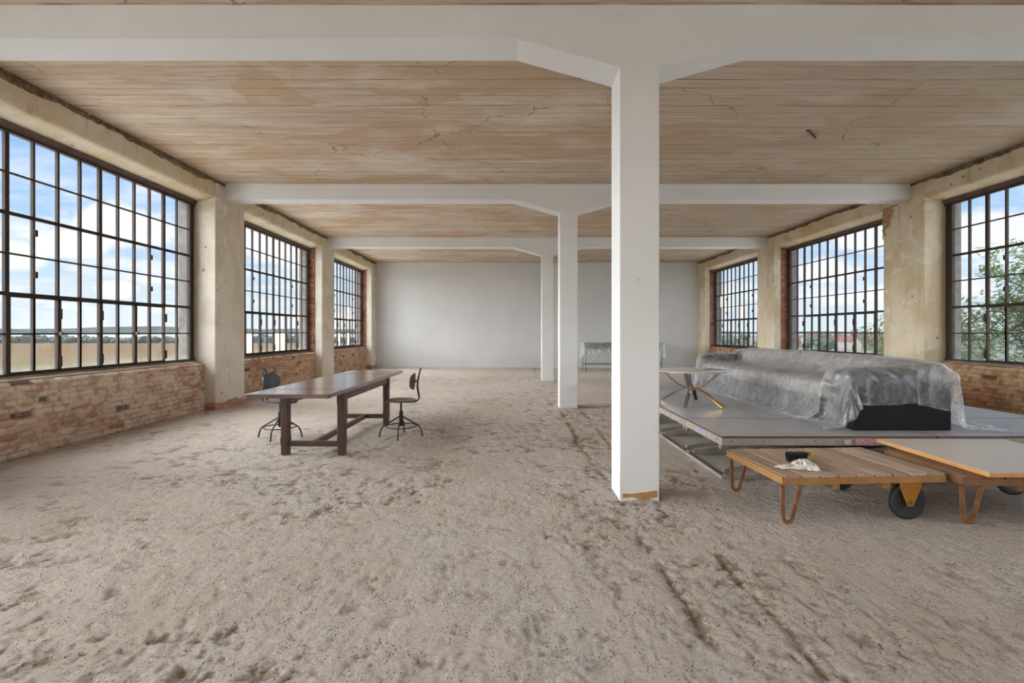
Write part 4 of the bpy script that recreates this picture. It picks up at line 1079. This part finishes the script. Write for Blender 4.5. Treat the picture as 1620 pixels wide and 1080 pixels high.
# ================================================================== TROLLEYS
M_SLAT = m_wood('worn pinkish trolley slats', lin(180, 150, 130), lin(212, 188, 168), .7, (16, 1.0, 4), .3, 0, 3, .45)
M_TFR = m_wood('orange brown trolley frame', lin(158, 112, 64), lin(184, 138, 86), .6, (3, 3, 3), .15)
M_TFR2 = m_wood('dull brown trolley frame', lin(120, 86, 56), lin(148, 108, 72), .7, (3, 3, 3), .15)
M_UNDER = simple('orange stained underboard', lin(128, 76, 42), .9, bump=.1)
M_RUST = simple('rusty orange steel', lin(158, 116, 78), .6, .2, scale=14, bump=.2, col2=lin(120, 78, 48))
M_YEL = simple('ochre yellow painted steel', lin(196, 134, 38), .5, .1, scale=9, bump=.1, col2=lin(170, 110, 32))
M_TYRE = simple('black rubber', lin(34, 34, 36), .55, bump=.1, col2=lin(58, 58, 60)); M_HUBC = simple('wheel disc', lin(52, 52, 54), .5, bump=.05)
def trolley(loc, rz, lb, mf, ms, bar=(.013, .030)):
    t = thing('platform_trolley', lb, 'trolley', loc, rz, None); W_, D_, Z_ = 1.335, .855, .384
    for k in range(9):
        x0 = .004+k*(W_-.008)/9; o = MB().box(x0+.009, x0+(W_-.008)/9-.009, .0, D_, Z_-.018, Z_+.0015*(k % 3)).build('slat', ms, t, bevel=.002)
    MB().box(.029, W_-.029, .03, D_-.03, Z_-.028, Z_-.006).build('underboard', M_UNDER, t)
    f = MB(); f.box(0, W_, 0, .028, Z_-.072, Z_-.0185).box(0, W_, D_-.028, D_, Z_-.072, Z_-.0185).box(0, .028, .028, D_-.028, Z_-.072, Z_-.0185).box(W_-.028, W_, .028, D_-.028, Z_-.072, Z_-.0185)
    f.box(-.012, -.001, 0, D_, Z_-.062, Z_-.006)
    f.build('frame', mf, t, bevel=.003)
    MB().box(.42, .48, .03, D_-.03, Z_-.12, Z_-.073).box(.84, .90, .03, D_-.03, Z_-.12, Z_-.073).build('cross_bearer', mf, t, bevel=.003)
    for yy in (.035, D_-.05):
        p = [(.014, yy, Z_-.072), (.016, yy, .20), (.020, yy, .065), (.030, yy, .028), (.052, yy, .012), (.076, yy, .020), (.092, yy, .050), (.115, yy, .13), (.165, yy, Z_-.072)]
        hw, hh = bar[0]/2, bar[1]/2
        MB().tube(p, 0, sub=5, sect=[(-hh, -hw), (hh, -hw), (hh, hw), (-hh, hw)], up=(.8, 0, .6) if False else None).build('hairpin_leg', M_RUST, t, smooth=True, ang=50)
    for yy in (.075, D_-.06):
        xw = 1.075; r_ = .147; wt = .021
        wl = MB().lathe([(.10, -wt*.6), (.115, -wt), (.135, -wt), (r_, -wt*.6), (r_+.001, 0), (r_, wt*.6), (.135, wt), (.115, wt), (.10, wt*.6)], xw, yy, r_-.002, 40, 'y').build('wheel', M_TYRE, t, smooth=True, ang=35)
        MB().lathe([(.02, -.03), (.024, -.026), (.024, -.012), (.05, -.010), (.101, -.013), (.101, .013), (.05, .010), (.024, .012), (.024, .03), (.01, .03)], xw, yy, r_-.002, 32, 'y').build('wheel_disc', M_HUBC, wl, smooth=True, ang=35)
        br_ = MB()
        for q_ in (-.036, .030): br_.prism([(xw-.095, Z_-.072), (xw+.095, Z_-.072), (xw+.090, Z_-.12), (xw+.032, .135), (xw+.026, .112), (xw-.026, .112), (xw-.032, .135), (xw-.090, Z_-.12)], yy+q_, yy+q_+.006)
        br_.box(xw-.095, xw+.095, yy-.036, yy+.036, Z_-.078, Z_-.0725)
        b2 = br_.build('wheel_fork', M_YEL, t, bevel=.001)
        MB().lathe([(.004, -.052), (.013, -.050), (.013, -.037), (.02, -.036), (.02, .037), (.004, .04)], xw, yy, r_-.002, 12, 'y').build('axle_bolt', M_RUST, b2, smooth=True, ang=30)
    return t
t1 = trolley((2.118, 3.745, 0), R(3.4), 'low slatted wooden trolley with the white rag lying on it', M_TFR, M_SLAT)
MB().box(.152, .300, -.0015, .0, 0, 0).build if False else None
t2 = trolley((3.515, 3.745, 0), R(-3.8), 'low trolley carrying the pale flat board, right of the slatted one', M_TFR2, M_TFR2, (.013, .034))
M_BTOP = simple('pale laminate', lin(222, 212, 202), .4, scale=1.2, bump=0, var=.04); M_BEDGE = m_wood('orange board edge', lin(206, 150, 88), lin(224, 170, 108), .6, (2, 2, 8), .05)
pb = thing('laminated_board', 'pale laminated board with an orange edge lying on the right trolley', 'board', (3.668, 3.70, .3885), R(-1.6))
MB().box(0, 1.25, 0, 1.185, .0, .034).build('core', M_BEDGE, pb, bevel=.001)
MB().box(.002, 1.248, .002, 1.183, .0341, .0355).build('laminate_face', M_BTOP, pb)

# brush and rag on the slatted trolley
M_BRI = simple('black bristles', lin(24, 26, 28), .8, scale=60, bump=.8, bdist=.01); M_YBR = simple('yellow bristles', lin(206, 184, 116), .9, scale=60, bump=.8, bdist=.01)
bz = .3875
bh = thing('hand_brush', 'black hand brush with a yellowish bristle tuft, behind the white rag', 'brush', (2.50, 4.17, bz), R(4))
mb = MB(); rr = random.Random(3)
for i in range(26):
    for j in range(7):
        x_, y_ = -.105+.155*i/25, -.02+.04*j/6; mb.bar((x_, y_, .0), (x_+rr.uniform(-.006, .006)-.012*(i < 3), y_+rr.uniform(-.006, .006), .066+rr.uniform(-.004, .004)), .007, .007)
mb.build('bristles', M_BRI, bh)
MB().box(-.112, .058, -.027, .027, .060, .078).build('brush_back', M_BLK, bh, bevel=.005)
mb = MB()
for i in range(200):
    a = rr.uniform(-.8, .8); e_ = rr.uniform(0, .95); L = rr.uniform(.075, .12); y_ = rr.uniform(-.02, .02)
    mb.bar((.05, y_, .03), (.05+L*math.cos(e_)*math.cos(a*.5), y_+L*math.sin(a)*.3, .03+L*math.sin(e_-.30)*.8), .005, .005)
mb.build('bristle_tuft', M_YBR, bh)
M_RAG = simple('white cotton rag', lin(232, 228, 222), .95, scale=16, bump=.5, bdist=.008, col2=lin(206, 196, 186))
def rag_mesh():
    n = 56; us = np.linspace(-1, 1, n); U, V = np.meshgrid(us, us)
    ang = 1.1*fbm(U*1.2+3, V*1.2, 5, 2); x_ = U*.150+.045*(fbm(U*2.6, V*2.6, 1, 3)-.5)*2; y_ = V*.075+.05*(fbm(U*2.4+9, V*2.4, 2, 3)-.5)*2
    ridg = 1-np.abs(fbm(U*3.6+ang, V*4.2, 3, 5, .6)*2-1); ed = (1-np.abs(U)**3)*(1-np.abs(V)**3)
    ed = (1-np.abs(U)**5)*(1-np.abs(V)**5); lump = sstep(-.25, .35, U)
    h = (.006+(.050*ridg**2.2+.034*fbm(U*5+2, V*5, 12, 3))*(.22+.78*lump))*ed+.002
    out = .72+.5*fbm(np.arctan2(V, U)*1.9+4, U*0, 21, 3); x_ = x_*out**.6; y_ = y_*out*(1-.55*sstep(.1, -1, U))-.02*sstep(.0, -1, U)
    P = np.stack([x_, y_, h], -1).reshape(-1, 3); i = np.arange(n*n).reshape(n, n)
    q = np.stack([i[:-1, :-1], i[:-1, 1:], i[1:, 1:], i[1:, :-1]], -1).reshape(-1, 4); return P, q
P_, q_ = rag_mesh(); rg = np_mesh('rag', P_, q_, M_RAG); rg.location = (2.345, 3.955, bz+.002); rg.rotation_euler = (0, 0, R(-9))
sl_ = rg.modifiers.new('s', 'SOLIDIFY'); sl_.thickness = .003; sl_.offset = 1
tag(rg, 'crumpled white cotton rag on the slatted trolley', 'rag')

# ================================================================== BENCH BY THE FAR WALL, UNDER PLASTIC
M_BEN = simple('light grey steel', lin(150, 152, 155), .5, .4, bump=.05); M_BEND = simple('grey drawer front', lin(128, 130, 132), .6, scale=3, bump=.05)
be = thing('workbench', 'long thin-legged steel bench against the white far wall', 'bench', (4.33, 18.82, 0))
MB().box(-1.50, 1.50, -.42, .38, 1.055, 1.085).build('top', M_BEN, be, bevel=.003)
for k in range(3): MB().box(-1.38+k*.93, -1.38+k*.93+.90, -.40, .36, .86, 1.05).build('drawer', M_BEND, be, bevel=.003)
for xx in (-1.46, 1.44):
    for yy in (-.40, .34): MB().box(xx, xx+.03, yy, yy+.03, 0, 1.055).build('leg', M_BEN, be)
MB().box(-1.44, 1.45, .345, .365, .24, .275).box(-1.455, -1.435, -.40, .34, .24, .275).box(1.445, 1.465, -.40, .34, .24, .275).box(-1.44, 1.45, -.395, -.375, .24, .275).build('stretcher', M_BEN, be)
mb = MB()
for cx_ in (-1.0, 0, 1.0): mb.bar((cx_, .355, .26), (cx_-.42, .355, .86), .014, .014).bar((cx_, .355, .26), (cx_+.42, .355, .86), .014, .014)
mb.build('brace', M_BEN, be)
def bench_sheet():
    per = []; n = 240; a, b = 1.53, .44
    pts_ = [(-a, -b), (a, -b), (a, b), (-a, b)]
    tot = 4*(a+b); vs, fs = [], []
    for i in range(n):
        d = tot*i/n; 
        if d < 2*a: x_, y_, nx_, ny_ = -a+d, -b, 0, -1
        elif d < 2*a+2*b: x_, y_, nx_, ny_ = a, -b+d-2*a, 1, 0
        elif d < 4*a+2*b: x_, y_, nx_, ny_ = a-(d-2*a-2*b), b, 0, 1
        else: x_, y_, nx_, ny_ = -a, b-(d-4*a-2*b), -1, 0
        drop = .42+.08*math.sin(x_*3+1)+.05*math.sin(x_*9)+ (.18 if nx_ else 0)*(1+.3*math.sin(y_*9))
        pl = math.sin(d*23)*.5+math.sin(d*41+1)*.5
        for k in range(9):
            t_ = k/8; o_ = (.012+.022*pl*t_+.05*t_*(1 if nx_ else .3))
            vs.append((x_+nx_*o_, y_+ny_*o_, 1.094-drop*t_))
    for i in range(n):
        for k in range(8): A = i*9+k; B_ = ((i+1) % n)*9+k; fs.append((A, B_, B_+1, A+1))
    o0 = len(vs); vs.append((0, 0, 1.094))
    for i in range(n): fs.append((i*9, ((i+1) % n)*9, o0))
    mb = MB(); mb._add(vs, fs); return mb.build('plastic_sheet', m_film('thin plastic film', .22), smooth=True, ang=60, fixn=False)
bs_ = bench_sheet(); bs_.location = (4.33, 18.82-.02, 0); tag(bs_, 'thin clear plastic sheet hanging over the far steel bench', 'plastic sheet')

rb = MB().bar((4.32, 6.98, CEIL-.012), (4.56, 7.22, CEIL-.02), .018, .018).bar((4.32, 6.98, CEIL-.014), (4.28, 6.99, CEIL-.002), .018, .018).build('steel_bar', M_SILLD)
tag(rb, 'short dark rusty bar sticking out of the ceiling above the platform', 'bar')
pbk = brick_panel(9.62, 10.24, 3.35, 4.11, XR-.002, -1, 77, TONE_R, WR, 'bare_brick_patch', depth=0)
bm = bmesh.new(); bm.from_mesh(pbk.data); kill = []
for f_ in bm.faces:
    c_ = f_.calc_center_median(); yy, zz = c_.y, c_.z
    d_ = (zz-3.36)/.74; edge = 10.23-.40*max(0, d_)**1.4+.14*(float(fbm(np.array(yy*5), np.array(zz*6), 5, 4))-.5)*2
    if yy < edge+.02*math.sin(zz*40) or zz < 3.40+.1*float(fbm(np.array(yy*8), np.array(1.), 8, 2)): kill.append(f_)
bmesh.ops.delete(bm, geom=kill, context='FACES'); bm.to_mesh(pbk.data); bm.free()
